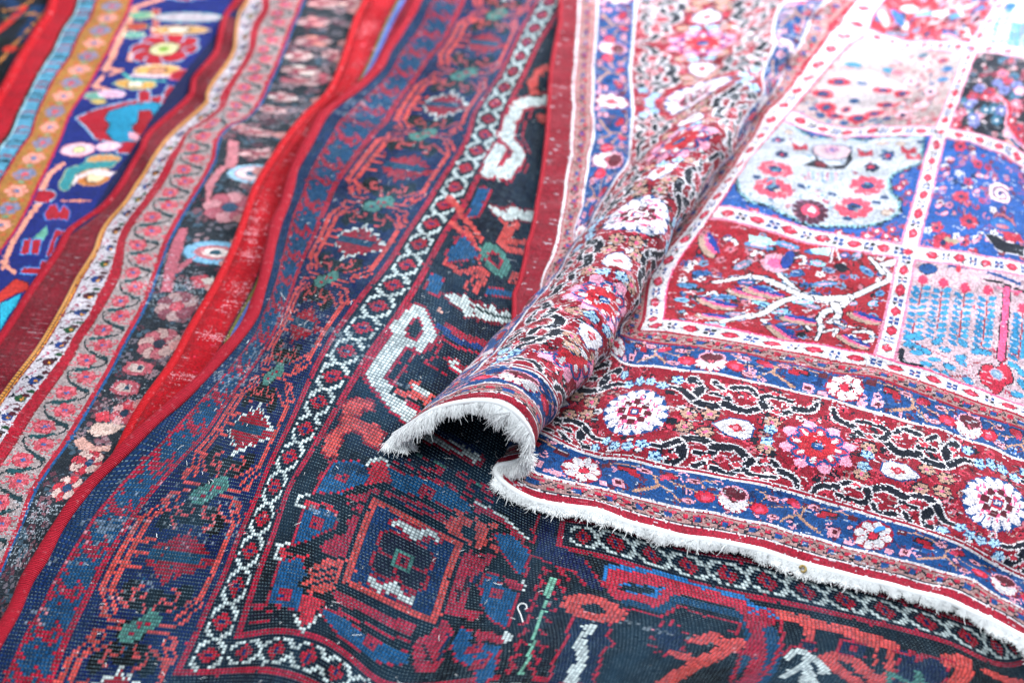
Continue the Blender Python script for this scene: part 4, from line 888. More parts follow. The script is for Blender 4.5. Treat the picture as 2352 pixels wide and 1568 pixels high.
# 5. beige panel
e.clip = (471, 770, 1030, 1310)
eP('#c4b8bc', 'j', 430,560,480,450,620,440,760,440,900,500,1000,560,930,640,780,700,620,730,500,700,430,640); eP('#c0b0b6', 'j', 600,240,760,210,900,260,1100,290,900,400,700,420,580,400)
for (x, y, a, b) in ((465,590,20,11),(485,675,18,13),(565,515,20,11),(685,745,22,11),(790,715,21,10),(870,662,25,9),(840,567,22,10),(965,590,22,11),(470,430,14,10),(540,730,18,7),(610,690,8,8)): eE('j', x, y, a, b, '#c02a40', out='#e07088', ow=1); eE('j', x, y, a * .45, b * .6, '#1c4a80', out=EN, ow=.6)
for (x, y) in ((710,525),(660,635),(355,575),(400,685),(450,725),(600,770),(780,755),(1145,525),(860,745)): eE('j', x, y, 10, 6, '#24548c')
for (x, y) in ((1015,510),(1140,575),(1080,660),(970,720),(1095,415)): eE('j', x, y, 19, 13, '#f0bcc8', out='#b06878', ow=1); eE('j', x, y, 9, 5, '#14346c')
for (x, y, col) in ((650,405,'#3c8cac'),(880,445,'#2f86a8'),(1090,350,'#2a5c78'),(1130,300,'#3a6c88'),(1245,435,'#2468a0'),(1215,500,'#3070a0'),(900,310,'#b8d4dc'),(750,290,'#c8d8e0'),(770,375,'#d8e0e0'),(910,380,'#e88ca8'),(975,300,'#e86080'),(940,460,'#d86878')): eE('j', x, y, 17, 10, col, rot=.2, out='#b8a8a8', ow=1)
eE('j', 770, 377, 7, 6, '#b02a40'); eF('j', 1215, 380, 17, 7, '#b03048', '#204a80')
for k_ in range(40): x, y = r3.uniform(900, 1180), r3.uniform(600, 800); eE('j', x, y, 6, 4, ['#c86a78', '#b84858', '#e0b8bc', '#d8a0a8'][r3.integers(4)])
# 6. dark panel right
e.clip = (805, 1340, 1030, 1310)
for k_ in range(60):
    x, y = r3.uniform(1290, 1725), r3.uniform(420, 1000); f = Frame(e.m('j', x, y)[0], (1, 0), (0, 1)); c_ = ['#d87890', '#e8a8b8', '#c03048', '#7880c0', '#387898'][r3.integers(5)]
    f.petals(0, 0, 4, 14, 6, 4.6, c_, '#303850', 1); f.ell(0, 0, 4, 4, ['#284a80', EW][r3.integers(2)])
eL('#d02840', 7, 'j', 1580,620,1640,680,1630,780,1680,860,1725,900); eL(PNK, 4, 'j', 1560,600,1620,680,1610,790,1660,870,1725,930); eE('j', 1540, 900, 16, 10, '#e8a090', rot=-.6); eE('j', 1640, 920, 18, 11, '#e8a090', rot=-.8)
# 7. and 8. far panels
e.clip = (471, 770, 1345, 1560)
for (x, y, a, rot, col) in ((960,140,34,-.5,'#f0dcdc'),(940,120,30,-.6,'#2868b0'),(800,80,26,-1.,'#3a78b4'),(850,120,24,-.9,'#f0c0c0'),(1100,90,26,.3,'#6ca8c8'),(1260,220,40,-.5,'#2458a0'),(1270,240,30,-.5,'#e89098'),(1300,100,22,.3,'#5898c0'),(1180,210,16,-.5,'#d03a50'),(1200,90,26,0,'#f4ece8'),(1010,60,20,.2,'#f4d0d0')): eE('j', x, y, a, 9, col, rot=rot, out=EN, ow=.8)
eL(EW, 7, 'j', 1130,150,1200,130,1240,60,1290,40,1340,100); eL(EW, 6, 'j', 1310,180,1370,190,1380,230)
for k_ in range(14): e.ell((r3.uniform(480, 760), r3.uniform(1440, 1560)), 18, 7, ['#3a78b4', '#f4ece8', '#e89098', LB][r3.integers(4)], rot=r3.uniform(-1, 1), out=EN)
e.clip = (805, 1340, 1345, 1560)
for (x, y0_, x1, y1_) in ((1600,80,1540,330),(1690,150,1650,330),(1720,160,1700,340)):
    eL('#b8607c', 3, 'j', x, y0_, x1, y1_)
    for q in np.linspace(0, 1, 8):
        for sx in (-1, 1): eE('j', x + (x1 - x) * q + sx * 28, y0_ + (y1_ - y0_) * q, 12, 6, '#5c94bc', rot=sx * .5)
eE('j', 1630, 40, 24, 12, '#2a6cac'); eL(EN, 9, 'j', 1510,320,1520,380,1650,420)
e.clip = None
e.rect(770, 805, 441, 1560, EW); e.rect(770, 776, 441, 1560, '#dc86a4'); e.rect(799, 805, 441, 1560, '#dc86a4')
for v in (680, 995, 1310): e.rect(471, 1340, v, v + 35, EW); e.rect(471, 1340, v, v + 5, '#dc86a4'); e.rect(471, 1340, v + 30, v + 35, '#dc86a4')
e.rect(775, 800, 441, 1560, EW)
for (v0_, n_) in ((444, 5), (715, 6), (1030, 6), (1345, 5)): strip(Frame((787.5, v0_), (0, 1), (1, 0)), 235 if v0_ < 500 else 280, 47, 12)
for v in (680, 995, 1310): strip(Frame((471, v + 17.5), (1, 0), (0, 1)), 300, 50, 12); strip(Frame((806, v + 17.5), (1, 0), (0, 1)), 530, 50, 12); e.poly([(777, v + 17), (787, v + 9), (798, v + 17), (787, v + 25)], '#c82a48', out=EN)

# wear: along the crest of the fold the pale foundation shows through in short lines
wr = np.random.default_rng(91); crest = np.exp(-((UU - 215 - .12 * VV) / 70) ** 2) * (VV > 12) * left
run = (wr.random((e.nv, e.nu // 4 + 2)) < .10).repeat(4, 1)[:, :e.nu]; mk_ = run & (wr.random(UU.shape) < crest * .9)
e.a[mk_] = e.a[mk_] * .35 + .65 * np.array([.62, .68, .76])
run = (wr.random((e.nv, e.nu // 5 + 2)) < .035).repeat(5, 1)[:, :e.nu] & (wr.random(UU.shape) < .6) & (VV > 3); e.a[run] = e.a[run] * .4 + .6 * np.array([.6, .66, .74])
# ---- beige bordered rug (mm)
c = cvC
BE = '#ac9c9c'; CR = '#b8102c'
bands(c, [(0, 48, '#860a22'), (48, 51, '#701020'), (51, 54, '#0c1020'), (54, 57.5, '#d89038'), (57.5, 60, '#8a1428'), (60, 92, '#c8c2ca'), (92, 110, '#ac0e2a'), (110, 113, '#8a1020'), (113, 168, BE), (168, 173, '#b8283c'), (173, 176, BE), (168, 174, '#b41c34'), (174, 178, '#1c5a94'), (178, 300, '#26323f')])
c.rect(22, 24, -260, 1500, '#7a0c20')
r4 = np.random.default_rng(31)
for v in np.arange(-260, 1500, 38.):        # small flowers on the white stripe
    a = r4.uniform(-2, 2)
    c.poly([(62, v + 4), (70, v + 10), (64, v + 14)], EN); c.line([(66, v + 16), (72, v + 24), (66, v + 28)], '#b04468', 2.4)
    f_ = [('#123c84', '#101830'), ('#5a1028', '#301020'), ('#123c84', '#5a1028'), ('#1c5a34', '#5a1028')][int(v // 38) % 4]
    c.ell((80, v + 8 + a), 9, 8, f_[0]); c.ell((84, v + 14), 6, 4, f_[1]); c.ell((82, v + 6), 3, 2.6, '#d89030'); c.ell((86, v + 24), 6, 3.5, '#14502c' if int(v // 38) % 2 else '#5a1028'); c.line([(72, v + 30), (80, v + 34), (90, v + 30)], '#701428', 2)
per = 66.
for n, v in enumerate(np.arange(-264, 1500, per)):   # vine with leaves and pink flowers
    P = [(122, v), (118, v + 12), (132, v + 20), (150, v + 26), (160, v + 33), (162, v + 44), (148, v + 50), (132, v + 56), (122, v + 66)]
    c.curve(P, '#12343c', 2.8)
    c.curve([(126, v + 18), (138, v + 20), (150, v + 28)], '#1a5a62', 6.5, w2=3, out='#12343c', ow=1); c.curve([(158, v + 46), (146, v + 50), (132, v + 58)], '#1a4650', 6, w2=2.5, out='#12343c', ow=1)
    for (x, y, s) in ((146, v + 6, 1.), (134, v + 38, 1.)):
        for a in range(6): th = a * 1.047; c.ell((x + 8.5 * s * math.cos(th), y + 8 * s * math.sin(th)), 5.4, 4.6, '#d06a76' if a % 2 else '#c84858', out='#b03044', ow=.8)
        c.ell((x, y), 3.6, 3, '#4a6aa8', out='#c84858', ow=1)
    for (x, y) in ((128, v + 5), (160, v + 14), (118, v + 46), (152, v + 60), (116, v + 28), (162, v + 58)): c.curve([(x - 4, y - 3), (x + 3, y - 3), (x + 4, y + 3), (x - 1, y + 4)], '#c85060', 2.2)
def cF(t, x, y, r, n, pc, cc, sc=1., alt=None):
    q = c.m(t, x, y)[0]
    for a in range(n): th = a * 6.283 / n; c.ell((q[0] + r * .62 * math.cos(th), q[1] + r * .62 * math.sin(th) * sc), r * .34, r * .34 * sc, (alt if alt and a % 2 else pc), out='#7a3040', ow=.8)
    c.ell(q, r * .3, r * .3 * sc, cc, out='#a83048', ow=1.2)
c.clip = (178, 300, -260, 1500)
for k_ in range(1500): u_, v_ = r4.uniform(178, 300), r4.uniform(-260, 1500); c.rect(u_, u_ + r4.uniform(2, 9), v_, v_ + 2.2, ['#3c4658', '#0c1220', '#2a3c4c', '#586878'][r4.integers(4)])
for k_ in range(420):
    u_, v_ = r4.uniform(182, 290), r4.uniform(-260, 1500); n_ = r4.integers(3, 7); col = ['#8c5a66', '#7c7480', '#486478', '#9c8088', '#6c3a4a'][r4.integers(5)]; ra = r4.uniform(4, 9)
    for a in range(n_): c.ell((u_ + ra * math.cos(a * 6.28 / n_), v_ + ra * math.sin(a * 6.28 / n_)), ra * .5, ra * .5, col)
cF('b', 1000, 745, 33, 10, '#b45e6a', '#30384c', alt='#bc9a96'); cF('b', 1110, 510, 32, 9, '#8a4858', '#c05060', alt='#b09090'); cF('a', 1440, 1300, 40, 8, '#d09098', '#406080', alt='#b86070')
cF('c', 540, 180, 24, 8, '#c83848', '#184a78', alt='#d8b8b0'); cF('c', 420, 345, 24, 8, '#c83040', '#184a78', alt='#d8b8b0'); cF('b', 780, 1180, 24, 7, '#c04858', '#20405c', alt='#d0a0a0'); cF('b', 560, 1490, 22, 8, '#c83848', '#184a78', alt='#d8b8b0')
def cP(col, t, *p, **k): c.poly(c.m(t, *p), col, **k)
for (x, y, t) in ((870, 895, 'b'), (790, 1020, 'b')): q = c.m(t, x, y)[0]; c.poly([q + (-24, -8), q + (-10, -15), q + (12, -13), q + (24, -6), q + (20, 10), q + (-6, 15), q + (-22, 8)], '#b85462', out='#401c2c', ow=1.4); c.poly([q + (-18, -5), q + (-6, -9), q + (10, -7), q + (8, 6), q + (-14, 7)], '#c8b0aa'); c.poly([q + (-2, -5), q + (6, -3), q + (4, 5), q + (-3, 4)], '#1a4a64')
cP('#d8b8ac', 'b', 550,1300,590,1240,700,1240,790,1260,700,1310,600,1330); cP('#d8a498', 'b', 460,1350,520,1330,600,1390,700,1380,680,1420,500,1410); cP('#c83848', 'b', 600,1180,680,1160,690,1230,600,1230); cP('#c83848', 'b', 800,1090,870,1110,860,1160,770,1150)
q = c.m('b', 1350, 170)[0]; c.ell(q, 42, 30, '#7ab0d0', out='#406880', ow=2); c.ell(q, 28, 19, '#c07078'); c.ell(q, 18, 12, '#e0d0cc'); c.ell(q, 8, 7, '#20586c')
cP('#b86070', 'b', 1120,20,1180,20,1140,160,1100,300,1080,420,1010,420,1030,280,1070,130); cP('#b86070', 'b', 1080,300,1150,230,1230,190,1200,230,1120,300)
cP('#c04858', 'b', 1190,330,1290,310,1310,380,1240,400); cP('#dcd0c8', 'b', 1260,340,1340,330,1370,370,1310,395)
cP('#c87a84', 'a', 1430,880,1500,890,1480,1050,1400,1060); cP('#c87a84', 'a', 1290,1270,1290,1150,1380,1040,1420,1050,1340,1160,1320,1270); q = c.m('a', 1590, 1090)[0]; c.ell(q, 40, 24, '#9cc4dc'); c.ell(q, 28, 16, '#e4ccd0', out='#c07880', ow=2); c.ell(q, 12, 7, '#3a6c8c')
cP('#e0b0b4', 'a', 1560,950,1680,930,1725,960,1600,1000)
for (t, x, y, a, b, col) in (('d',550,140,26,13,'#d89090'),('d',550,260,28,13,'#d88a80'),('d',690,350,20,12,'#d8a0a0'),('d',460,350,22,12,'#dcc4c0'),('d',470,440,30,10,'#e0d0c8'),('d',480,510,34,8,'#c06070'),('d',360,610,24,9,'#e4d4d0'),('d',280,685,30,7,'#dcb8b8'),('d',200,830,30,9,'#b06a74'),('d',90,800,16,8,'#c09090'),('d',220,965,34,9,'#e0b0b0'),('d',620,20,26,14,'#e0a0a0'),('d',800,20,22,14,'#e8c0b8'),('d',610,490,16,9,'#c05868'),('d',560,700,18,8,'#c87078')):
    q = c.m(t, x, y)[0]
    for k_ in range(7): th = k_ * .9; c.ell((q[0] + a * .6 * math.cos(th), q[1] + b * 1.0 * math.sin(th)), a * .36, b * .55, [col, '#a87478', '#c4a0a0', '#9c4c5c'][(k_ + int(x)) % 4], out='#4c4454', ow=1)
    c.ell(q, a * .3, b * .5, ['#a84858', '#284a6c'][int(x) % 2])
for v in np.arange(-240, 1500, 60.): c.ell((268 + 10 * math.sin(v), v), 18, 12, '#c88a88'); c.ell((268, v), 8, 6, '#b83048')
c.clip = None
# ---- bright red rug edge
r_ = cvR
bands(r_, [(0, 54, '#ae0618'), (54, 57, '#801020'), (57, 60, '#14183a'), (60, 64, '#807838'), (64, 74, '#5c70b8'), (74, 77, '#2a3080'), (77, 90, '#981830'), (90, 110, '#0c2a50')])
r5 = np.random.default_rng(41)
for k_ in range(70):
    v_ = r5.uniform(345, 1500); u_ = r5.uniform(20, 52); c_ = '#d88898' if r5.random() > .45 else '#d83858'; r_.line([(u_, v_), (u_ + r5.uniform(4, 20), v_ + r5.uniform(-1, 1))], c_, 1.0)
# ---- blue field rug with golden stripe
b = cvB
bands(b, [(0, 36, '#b40c22'), (36, 41, '#0a0c18'), (41, 70, '#5aa0c0'), (41, 43, '#a8d0dc'), (67, 69, '#123048'), (69, 74, '#c82040'), (74, 128, '#b07a3a'), (128, 133, '#c42040'), (133, 330, '#1a2a82')])
for n, v in enumerate(np.arange(-200, 1250, 22.)):
    b.line([(46, v + 3), (54, v + 9), (65, v + 5)] if n % 2 else [(46, v + 12), (65, v + 12)], '#a82040' if n % 3 else '#14283c', 4.5); b.line([(45, v + 17), (65, v + 17)], '#14283c', 1.6)
for n, v in enumerate(np.arange(-200, 1250, 46.)):
    pc, cc = [('#e89a88', '#6080b0'), ('#8088a8', '#d05060')][n % 2]
    for a in range(6): th = a * 1.047; b.ell((101 + 12 * math.cos(th), v + 11 * math.sin(th)), 6.5, 6, pc, out='#c86848', ow=1)
    b.ell((101, v), 5, 5, cc); b.ell((101, v + 24), 6, 4, '#7aa888'); b.ell((88, v + 20), 4, 4, '#c8603c'); b.ell((116, v + 22), 4, 4, '#c8603c')
b.clip = (134, 330, -200, 1250)
def bP(col, t, *p, **k): b.poly(b.m(t, *p), col, **k)
def bL(col, w_, t, *p, **k): b.line(b.m(t, *p), col, w_, **k)
SL = '#ec9c84'
bL(SL, 11, 'a', 1010,0,850,50,800,150,730,290,660,440); bL(SL, 8, 'a', 650,430,760,440,690,470); bL(SL, 8, 'a', 640,480,590,540,650,560,760,590); bL(SL, 10, 'a', 390,1030,310,1090,260,1190); bL(SL, 11, 'a', 250,1270,150,1400,80,1520,20,1680); bL(SL, 8, 'b', 10,230,90,300)
bL(SL, 8, 'a', 830,300,810,380); bL('#e89070', 4, 'a', 390,1260,570,1260)
LO = '#90c0e0'
def ros(t, x, y, a_, out_=LO):
    q = b.m(t, x, y)[0]
    for a in range(8): th = a * .785; b.ell((q[0] + a_ * .66 * math.cos(th), q[1] + a_ * .66 * math.sin(th)), a_ * .36, a_ * .36, '#b81c2c', out=out_, ow=2.4)
    b.ell(q, a_ * .5, a_ * .5, '#b81c2c'); b.ell(q, a_ * .42, a_ * .42, '#d8d0a0', out='#142040', ow=2); b.ell(q, a_ * .18, a_ * .18, '#88b040')
ros('a', 1030, 310, 52); ros('a', 1180, -60, 40)
bP('#b4182c', 'a', 480,740,600,690,760,650,900,620,1020,600,1080,700,1000,850,900,960,740,960,700,890,600,870,540,800, out=LO, ow=3)
bP('#2090b8', 'a', 690,700,800,660,950,640,1060,660,1000,760,940,860,840,890,720,890,665,830,690,780,660,750, out='#101828', ow=2.5)
bP('#a81424', 'a', 870,700,940,690,960,740,1010,740,960,800,940,850,860,860,830,800,870,760, out='#101828', ow=1.5); bP('#e8a0b0', 'a', 810,830,860,840,880,900,810,870)
bP('#b4182c', 'a', 870,570,940,570,940,640,870,640, out=LO, ow=2); bP('#b4182c', 'a', 1050,540,1120,550,1060,640,1010,650, out=LO, ow=2); bP('#b4182c', 'a', 960,60,1000,70,980,150,1030,190,1010,230,950,210,970,140, out=SL, ow=2)
for (t, x, y, a, bb_, col, o) in (('a',880,100,22,12,'#70b090','#e0d8a0'),('a',860,170,20,12,'#c04838','#90a070'),('a',840,220,18,9,'#60a898','#d8e0c0'),('a',1130,190,50,14,'#d0a060','#e8d0c0'),('a',1120,190,18,7,'#e8e0d0','#302020'),('a',990,445,50,18,'#e0a860','#f0d8c0'),('a',990,445,18,10,'#d89878','#302820'),('a',850,530,46,14,'#d8a050','#a0d0b0'),('a',850,530,16,8,'#e8e0c8','#302820'),
                          ('a',490,940,40,18,'#f0c0cc','#c87888'),('a',495,940,13,8,'#d8e0a0','#142040'),('a',680,920,30,14,'#f0c0cc','#404890'),('a',600,600,26,12,'#70a898','#d87868'),('a',700,590,30,10,'#e8a8c0','#e0e0f0'),('a',620,640,16,6,'#d0b060','#90a080'),('a',650,1000,44,12,'#d89860','#60b8b8'),('a',590,1110,46,22,'#c87838','#e8a060'),('a',600,1110,26,15,'#f0d0a8','#202020'),('a',270,1230,30,16,'#b4182c',LO),('a',1180,110,60,16,'#c0b4bc','#60c0c0'),('a',1130,470,20,14,'#b4182c','#e07080')):
    q = b.m(t, x, y)[0]; b.ell(q, a * .8, bb_, col, out=o, ow=2.4)
bP('#3c98a0', 'a', 370,1160,420,1060,540,1020,740,1010,700,1050,560,1060,480,1090,430,1190,390,1200, out='#b0b890', ow=1.5); bP('#f0d8d8', 'a', 450,1170,470,1100,600,1060,720,1080,690,1110,560,1090,490,1130); bL('#e8c8d0', 9, 'a', 830,475,1050,480); bL('#58b8b0', 7, 'a', 770,460,820,500,1030,510)
bP('#70b8a0', 'a', 210,1490,290,1420,300,1450,270,1510,220,1510, out='#1c3c9c', ow=2)
bP('#b4182c', 'a', 280,1350,310,1290,350,1280,370,1330,400,1290,440,1330,420,1380,370,1370,290,1380, out='#4878c8', ow=2.4)
for p in ((150,90,190,90,180,180,130,180), (205,95,260,90,240,180,195,180), (130,300,140,270,250,270,260,220,300,230,260,310), (350,30,420,40,360,70,330,180,290,200,320,100)): bP('#b4182c', 'b', *p, out='#4890d8', ow=2.6)
bP('#c83028', 'b', 0,420,90,340,170,360,180,400,100,430,0,480, out='#401020', ow=2); bP('#28b0d0', 'b', 0,490,60,470,130,430,100,510,60,560,0,660); bP('#c83028', 'b', -200,760,-60,560,0,420,0,480,-80,700)
b.clip = None
b.rect(282, 330, -200, 1250, '#161c58')
# ---- dark rug in the corner
a_ = cvA
a_.clip = None
UA_, VA_ = np.meshgrid(a_.uc, a_.vc)
wob = dewave(UA_, VA_, 61, 1, 90)
a_.a[wob > .35] = srgb('#0f3a6a'); a_.a[wob < -.6] = srgb('#060a10')
for p in ([('a', 350,10, 230,130, 150,220, 70,300, 0,390)], [('a', 200,0, 120,50, 0,70)], [('a', 260,100, 200,90, 120,100)]):
    for (t, *q) in p: a_.curve(a_.m(t, *q), '#c8803c', 6)
a_.curve(a_.m('a', 150,50, 90,110, 20,170, -40,220), '#cc2c24', 16); a_.ell(a_.m('a', 60, 310)[0], 16, 12, '#c83020'); a_.curve(a_.m('a', 0,100, 100,110, 200,60), '#0f5a6a', 5)
for k_ in range(60): u_, v_ = r5.uniform(150, 420), r5.uniform(0, 700); a_.ell((u_, v_), r5.uniform(3, 9), r5.uniform(3, 8), ['#5c1418', '#1c3c30', '#10305c', '#7a6030'][r5.integers(4)])

for a in (('b', 1560, 60, 24, 14, .5), ('b', 1570, 190, 22, 12, .6), ('b', 1520, 400, 20, 12, .5), ('b', 1330, 690, 26, 8, .6), ('b', 1150, 960, 30, 12, .5), ('b', 1010, 1170, 14, 8, .5), ('b', 1460, 500, 20, 14, .4), ('d', 880, 180, 24, 30, .3), ('d', 520, 830, 12, 10, .6), ('d', 180, 1340, 26, 20, .4)):
    scuff(cvR, *a, col=(.85, .55, .62))
for a in (('c', 140, 700, 60, 40, .3), ('c', 250, 520, 50, 30, .35), ('b', 1080, 380, 60, 40, .3), ('b', 850, 1100, 50, 30, .25), ('a', 1500, 700, 60, 60, .25)): scuff(cvC, *a)
# ================================================================== build
import mathutils
mD = rug_material('knotted_back_wool', weft=(.24, .36, .42), weft_amt=.8, gap=.85, streak=.18, worn=.2, bump=1.0, sheen=.02, worn_haze=.15, var=.8)
mE = rug_material('fine_wool_pile', weft=(.4, .46, .54), weft_amt=.3, streak=.75, gap=.4, sheen=.08, worn=.4, var=.8, streak_th=.63)
mC = rug_material('worn_wool_pile', weft=(.4, .46, .5), weft_amt=.35, streak=.85, gap=.4, streak_th=.60, sheen=.05, var=.8); mR = rug_material('red_wool_pile', streak=.7, gap=.3, streak_th=.60, var=.8, sheen=.03); mB = rug_material('bright_wool_pile', streak=.15, worn=.15, gap=.3, sheen=.05, var=.7)
mRC = cord_material('red_selvedge_wool', '#b8142e', '#5c0614', sheen=.02, fleck=.15); mRB = cord_material('bright_red_selvedge_wool', '#cc0c1e', '#80060e', fleck=.3, sheen=.03)
tab = plain('dark_floor', '#0d0f16')
V = np.array([[-6, -1, -.004], [6, -1, -.004], [6, 9, -.004], [-6, 9, -.004]], float)
fl = mesh_np('floor', V, np.array([[0, 1, 2, 3]]), tab); fl['kind'] = 'structure'
def rug(name_label, origin):
    return thing('rug', name_label, 'rug', origin)
def hold(o, p): o.matrix_parent_inverse = mathutils.Matrix.Translation(p.location).inverted(); return o
rD = rug('dark navy rug with a white diamond lattice stripe, lying in the middle', (-.1, 1.3, .03))
rE = rug('pink and red rug with square panels, white fringe and a rolled fold', (.5, 1.6, .05))
rC = rug('rug with a beige border of green vine and pink flowers', (-.6, 1.6, .02))
rR = rug('bright red rug edge between the beige vine border and the dark navy rug', (-.4, 1.8, .03))
rB = rug('royal blue rug with a golden flower stripe and pale blue zigzag stripe', (-.9, 1.9, .01))
rA = rug('nearly black rug with thin orange lines in the top left corner', (-1.2, 2.5, .0))
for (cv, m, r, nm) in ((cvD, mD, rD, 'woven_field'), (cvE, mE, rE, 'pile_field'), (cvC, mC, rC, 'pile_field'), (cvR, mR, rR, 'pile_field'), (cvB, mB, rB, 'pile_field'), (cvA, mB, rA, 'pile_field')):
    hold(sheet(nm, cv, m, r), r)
# overcast selvedge cords
def edge(cv, du=0, dz=0.004, i=0):
    P = cv.G[:, i].copy(); Q = cv.G[:, i + 1]; n = (P - Q); n[:, 2] = 0; n /= np.linalg.norm(n, axis=1)[:, None]; P = P + n * du; P[:, 2] += dz; return resample(P, .004)
P = edge(cvD, .006, .001); t_ = np.linspace(0, 1, len(P)); o = tube('selvedge_cord', P, .0088 + .0012 * np.sin(t_ * 90) * np.sin(t_ * 37), mRC, rD, n=14, sq=.62, uvs=1.0); hold(o, rD)
P = edge(cvC, .003, .001); hold(tube('selvedge_cord', P, .006, mRC, rC, n=10, sq=.8), rC)
P = edge(cvB, .004, .002); hold(tube('selvedge_cord', P, .009, mRB, rB, n=10, sq=.8), rB)
P = edge(cvR, .002, .001); hold(tube('selvedge_cord', P, .006, mRB, rR, n=10, sq=.8), rR)
P = edge(cvE, .001, .001); P = P[P[:, 1] > 0]; hold(tube('selvedge_cord', P[60:], .0035, mRC, rE, n=8, sq=.8), rE)
# thin cord of black and orange running along the beige border
k0 = int(54 / 2.2); P = cvC.G[:, k0].copy(); P[:, 2] += .002
hold(tube('orange_cord', resample(P, .006), .0022, cord_material('orange_cord_wool', '#d89038', '#503010', turns=200, fleck=0), rC, n=8), rC)
# ------------------------------------------------------------------ white cotton fringe of the compartment rug
def fringe(cv, n_str, mat, parent, seed=3):
    r = np.random.default_rng(seed)
    E0 = cv.G[0]; E1 = cv.G[6]
    L = np.r_[0, np.cumsum(np.linalg.norm(np.diff(E0, axis=0), axis=1))]
    i_end = np.searchsorted(cv.u0 + np.arange(cv.nu + 1) * cv.k, 1130); L_end = L[i_end]
    s = np.sort(r.uniform(0, L_end, n_str)); ii = np.interp(s, L, np.arange(len(L)))
    def samp(G): return np.stack([np.interp(s, L, G[:, k]) for k in range(3)], -1)
    A = samp(E0); out = A - samp(E1); out /= np.linalg.norm(out, axis=1)[:, None]
    tang = np.stack([np.interp(s, L, np.gradient(E0[:, k])) for k in range(3)], -1); tang /= np.linalg.norm(tang, axis=1)[:, None]
    nrm = np.cross(out, tang); nrm *= np.sign(nrm[:, 2:3] + 1e-9)
    u = cv.u0 + ii * cv.k
    lock = np.floor(s / .0055 + .35 * np.sin(s * 300)); lr = np.random.default_rng(8); nl = int(lock.max()) + 2
    lk_len = lr.uniform(.75, 1.2, nl); lk_side = lr.normal(0, .35, nl); lk_curl = lr.normal(0, 1.0, nl); lk_ph = lr.uniform(0, 6.28, nl); lk_up = lr.uniform(0, 1, nl)
    li = lock.astype(int)
    onroll = np.clip((340 - u) / 30, 0, 1); wild = np.exp(-((u - 362) / 42) ** 2)
    lo = lr.uniform(0, 6.28); base = .0195 * (1 + .25 * np.sin(s * 37 + lo) * np.sin(s * 11)) + .006 * onroll + .009 * wild + .014 * np.exp(-((u - 64) / 9) ** 2)
    length = base * lk_len[li] * r.uniform(.7, 1.1, n_str) * (1 + .35 * (r.random(n_str) > .97))
    seg = 8; P = np.empty((seg + 1, n_str, 3)); P[0] = A + nrm * r.uniform(-.0005, .0022, (n_str, 1)) - out * .004
    cen_ = (lock + .5) * .0055 - s
    d = out + tang * (cen_ / length * .55)[:, None] + - tang * (.45 * onroll)[:, None] + nrm * (r.uniform(-.12, .10, (n_str, 1)) * (1 - .4 * onroll[:, None])) + tang * (lk_side[li] + r.normal(0, .12, n_str))[:, None]
    grav = np.array([0, 0, -1.])
    curl = (.25 + .9 * wild + .15 * (1 - onroll)) * (lk_curl[li] + r.normal(0, .6, n_str))
    for k in range(1, seg + 1):
        d = d / np.linalg.norm(d, axis=1)[:, None]
        step = length / seg
        P[k] = P[k - 1] + d * step[:, None]
        a = curl * .55; ca, sa = np.cos(a)[:, None], np.sin(a)[:, None]
        ax = nrm; d = d * ca + np.cross(ax, d) * sa + ax * (ax * d).sum(1)[:, None] * (1 - ca)
        d = d + grav * (.22 + .02 * onroll[:, None]) + r.normal(0, .09, (n_str, 3))
        floor_z = .0475 + .0028 * lk_up[li] + .0025 * r.random(n_str)
        P[k, :, 2] = np.maximum(P[k, :, 2], floor_z)
    rad = np.linspace(1, .45, seg + 1)[:, None] * r.uniform(.00040, .00075, n_str)[None]
    dd = np.gradient(P, axis=0); dd /= np.linalg.norm(dd, axis=2)[..., None] + 1e-9
    s1 = np.cross(dd, [0.3, 0.2, 1.]); s1 /= np.linalg.norm(s1, axis=2)[..., None] + 1e-9; s2 = np.cross(dd, s1)
    V = []
    for th in (0, 2.094, 4.189): V.append(P + rad[..., None] * (math.cos(th) * s1 + math.sin(th) * s2))
    V = np.stack(V, 2); idx = np.arange((seg + 1) * n_str * 3).reshape(seg + 1, n_str, 3); nx = np.roll(idx, -1, 2)
    Fq = np.stack([idx[:-1], nx[:-1], nx[1:], idx[1:]], -1).reshape(-1, 4)
    return hold(mesh_np('fringe', V.reshape(-1, 3), Fq, mat, parent), parent)
mF = plain('white_cotton', '#f6f8f8', rough=.8, sheen=.2, var=.04, sc=400)
fringe(cvE, 24000, mF, rE)
# woven end band the fringe grows from
P = resample(cvE.G[1, :int(1140 / cvE.k)], .004); P[:, 2] += .0005
hold(tube('end_band', P, .0036, mF, rE, n=8), rE)
# ------------------------------------------------------------------ loose bits
def on_D(t, x, y, dz=.0015):
    q = T(t, x, y)[0]; dpx = ((pix(cvD.G) - q) ** 2).sum(-1); j, i = np.unravel_index(np.argmin(dpx), dpx.shape); p = cvD.G[j, i].copy()
    z = p[2] + dz; g = gnd(q[0], q[1], z); return g
Pt = smooth([on_D('i', *p, dz=.003) for p in ((300, 1185), (285, 1135), (268, 1095), (285, 1070), (315, 1072), (325, 1095), (312, 1105))], 6)
o = tube('cotton_thread', Pt, .0006, mF, None, n=6); o['label'] = 'short hooked white thread lying loose on the dark navy rug'; o['category'] = 'thread'

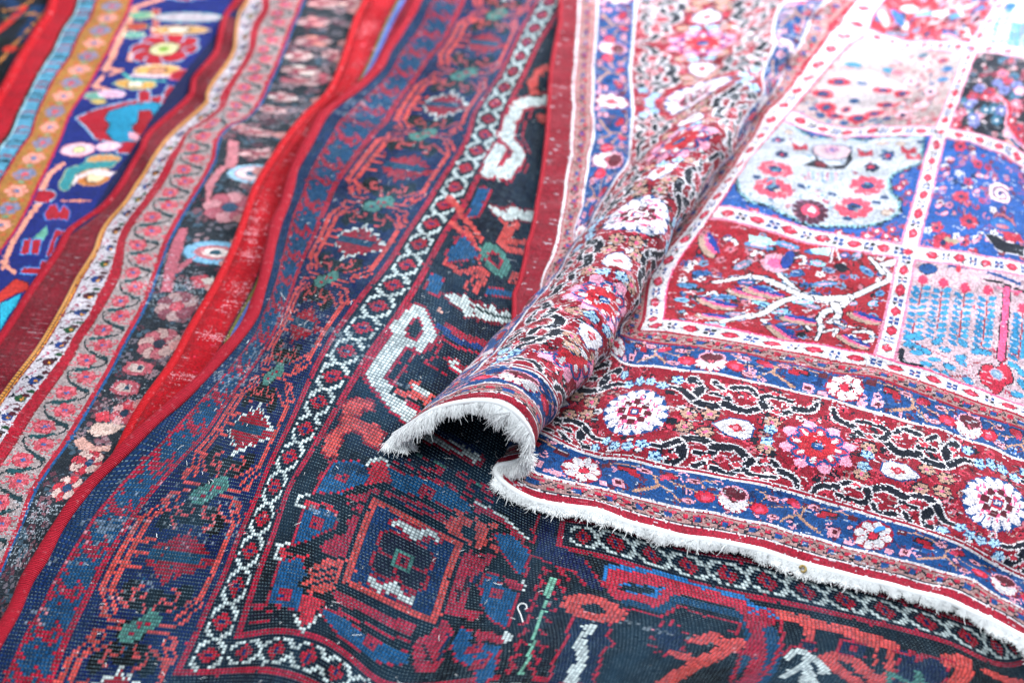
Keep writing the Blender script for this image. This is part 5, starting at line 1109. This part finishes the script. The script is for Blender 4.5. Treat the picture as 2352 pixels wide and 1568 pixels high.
def scrap(name, label, cat, rugc, t, pts, rad, mat, dz=.003):
    L = []
    for x, y in pts:
        q = T(t, x, y)[0]; dpx = ((pix(rugc.G) - q) ** 2).sum(-1); j, i = np.unravel_index(np.argmin(dpx), dpx.shape); L.append(gnd(q[0], q[1], rugc.G[j, i, 2] + dz))
    o = tube(name, smooth(L, 6), rad, mat, None, n=6); o['label'] = label; o['category'] = cat; return o
scrap('wool_thread', 'tiny turquoise thread stuck on the left side of the rolled fold', 'thread', cvE, 'h', [(118, 780), (140, 774), (160, 776), (182, 768)], .0006, plain('turquoise_thread', '#38d0d0', var=0), .002)
V_ = []
for x, y in ((780, 610), (805, 590), (850, 585), (855, 605), (815, 620), (790, 628)):
    q = T('l', x, y)[0]; dpx = ((pix(cvE.G) - q) ** 2).sum(-1); j, i = np.unravel_index(np.argmin(dpx), dpx.shape); V_.append(gnd(q[0], q[1], cvE.G[j, i, 2] + .004))
V_ = np.array(V_); V_ = np.r_[V_, V_ + [0, 0, .0012]]; F_ = [[5, 4, 3, 2, 1, 0], [6, 7, 8, 9, 10, 11]] + [[k, (k + 1) % 6, (k + 1) % 6 + 6, k + 6] for k in range(6)]
me = bpy.data.meshes.new('paper_scrap'); me.from_pydata([tuple(v) for v in V_], [], F_); o = link('paper_scrap', me, plain('blue_paper', '#3c8cd0', var=.1)); o['label'] = 'small light blue scrap on a white flower near the front edge of the pink rug'; o['category'] = 'scrap'
scrap('wool_tuft', 'little curled yellowish tuft caught in the white fringe', 'tuft', cvE, 'l', [(318, 845), (330, 832), (350, 838), (356, 858), (340, 872), (326, 864)], .0016, plain('yellowed_wool', '#a89058'), .006)
# uncountable white lint shed over the dark rug
r6 = np.random.default_rng(61); Vs = []; Fs = []; nb = 0
for _ in range(420):
    j = int(r6.uniform(10, 300)); i = int(r6.uniform(4, 150)); p = cvD.G[j, i] + [r6.uniform(-.002, .002), r6.uniform(-.002, .002), .002]
    a = r6.uniform(0, 6.28); k_ = r6.normal(0, 1.6); L = r6.uniform(.0012, .007) * (1 if r6.random() < .9 else 1.8); m_ = 5; q = [p]
    for s_ in range(m_ - 1): a += k_ / m_; q.append(q[-1] + np.array([math.cos(a), math.sin(a), r6.normal(0, .15)]) * L / (m_ - 1))
    q = np.array(q); dd = np.gradient(q, axis=0); dd /= np.linalg.norm(dd, axis=1)[:, None]; s1 = np.cross(dd, [0, 0, 1.]); rr = r6.uniform(.00016, .0004)
    for th in (0, 2.094, 4.189): Vs.append(q + rr * (math.cos(th) * s1 + math.sin(th) * np.cross(s1, dd)))
    for s_ in range(m_ - 1):
        for h in range(3): h2 = (h + 1) % 3; Fs.append([nb + h * m_ + s_, nb + h2 * m_ + s_, nb + h2 * m_ + s_ + 1, nb + h * m_ + s_ + 1])
    nb += 3 * m_
o = mesh_np('lint', np.concatenate(Vs), np.array(Fs), mF, None); o['kind'] = 'stuff'; o['label'] = 'specks of white lint shed over the dark navy rug'; o['category'] = 'lint'
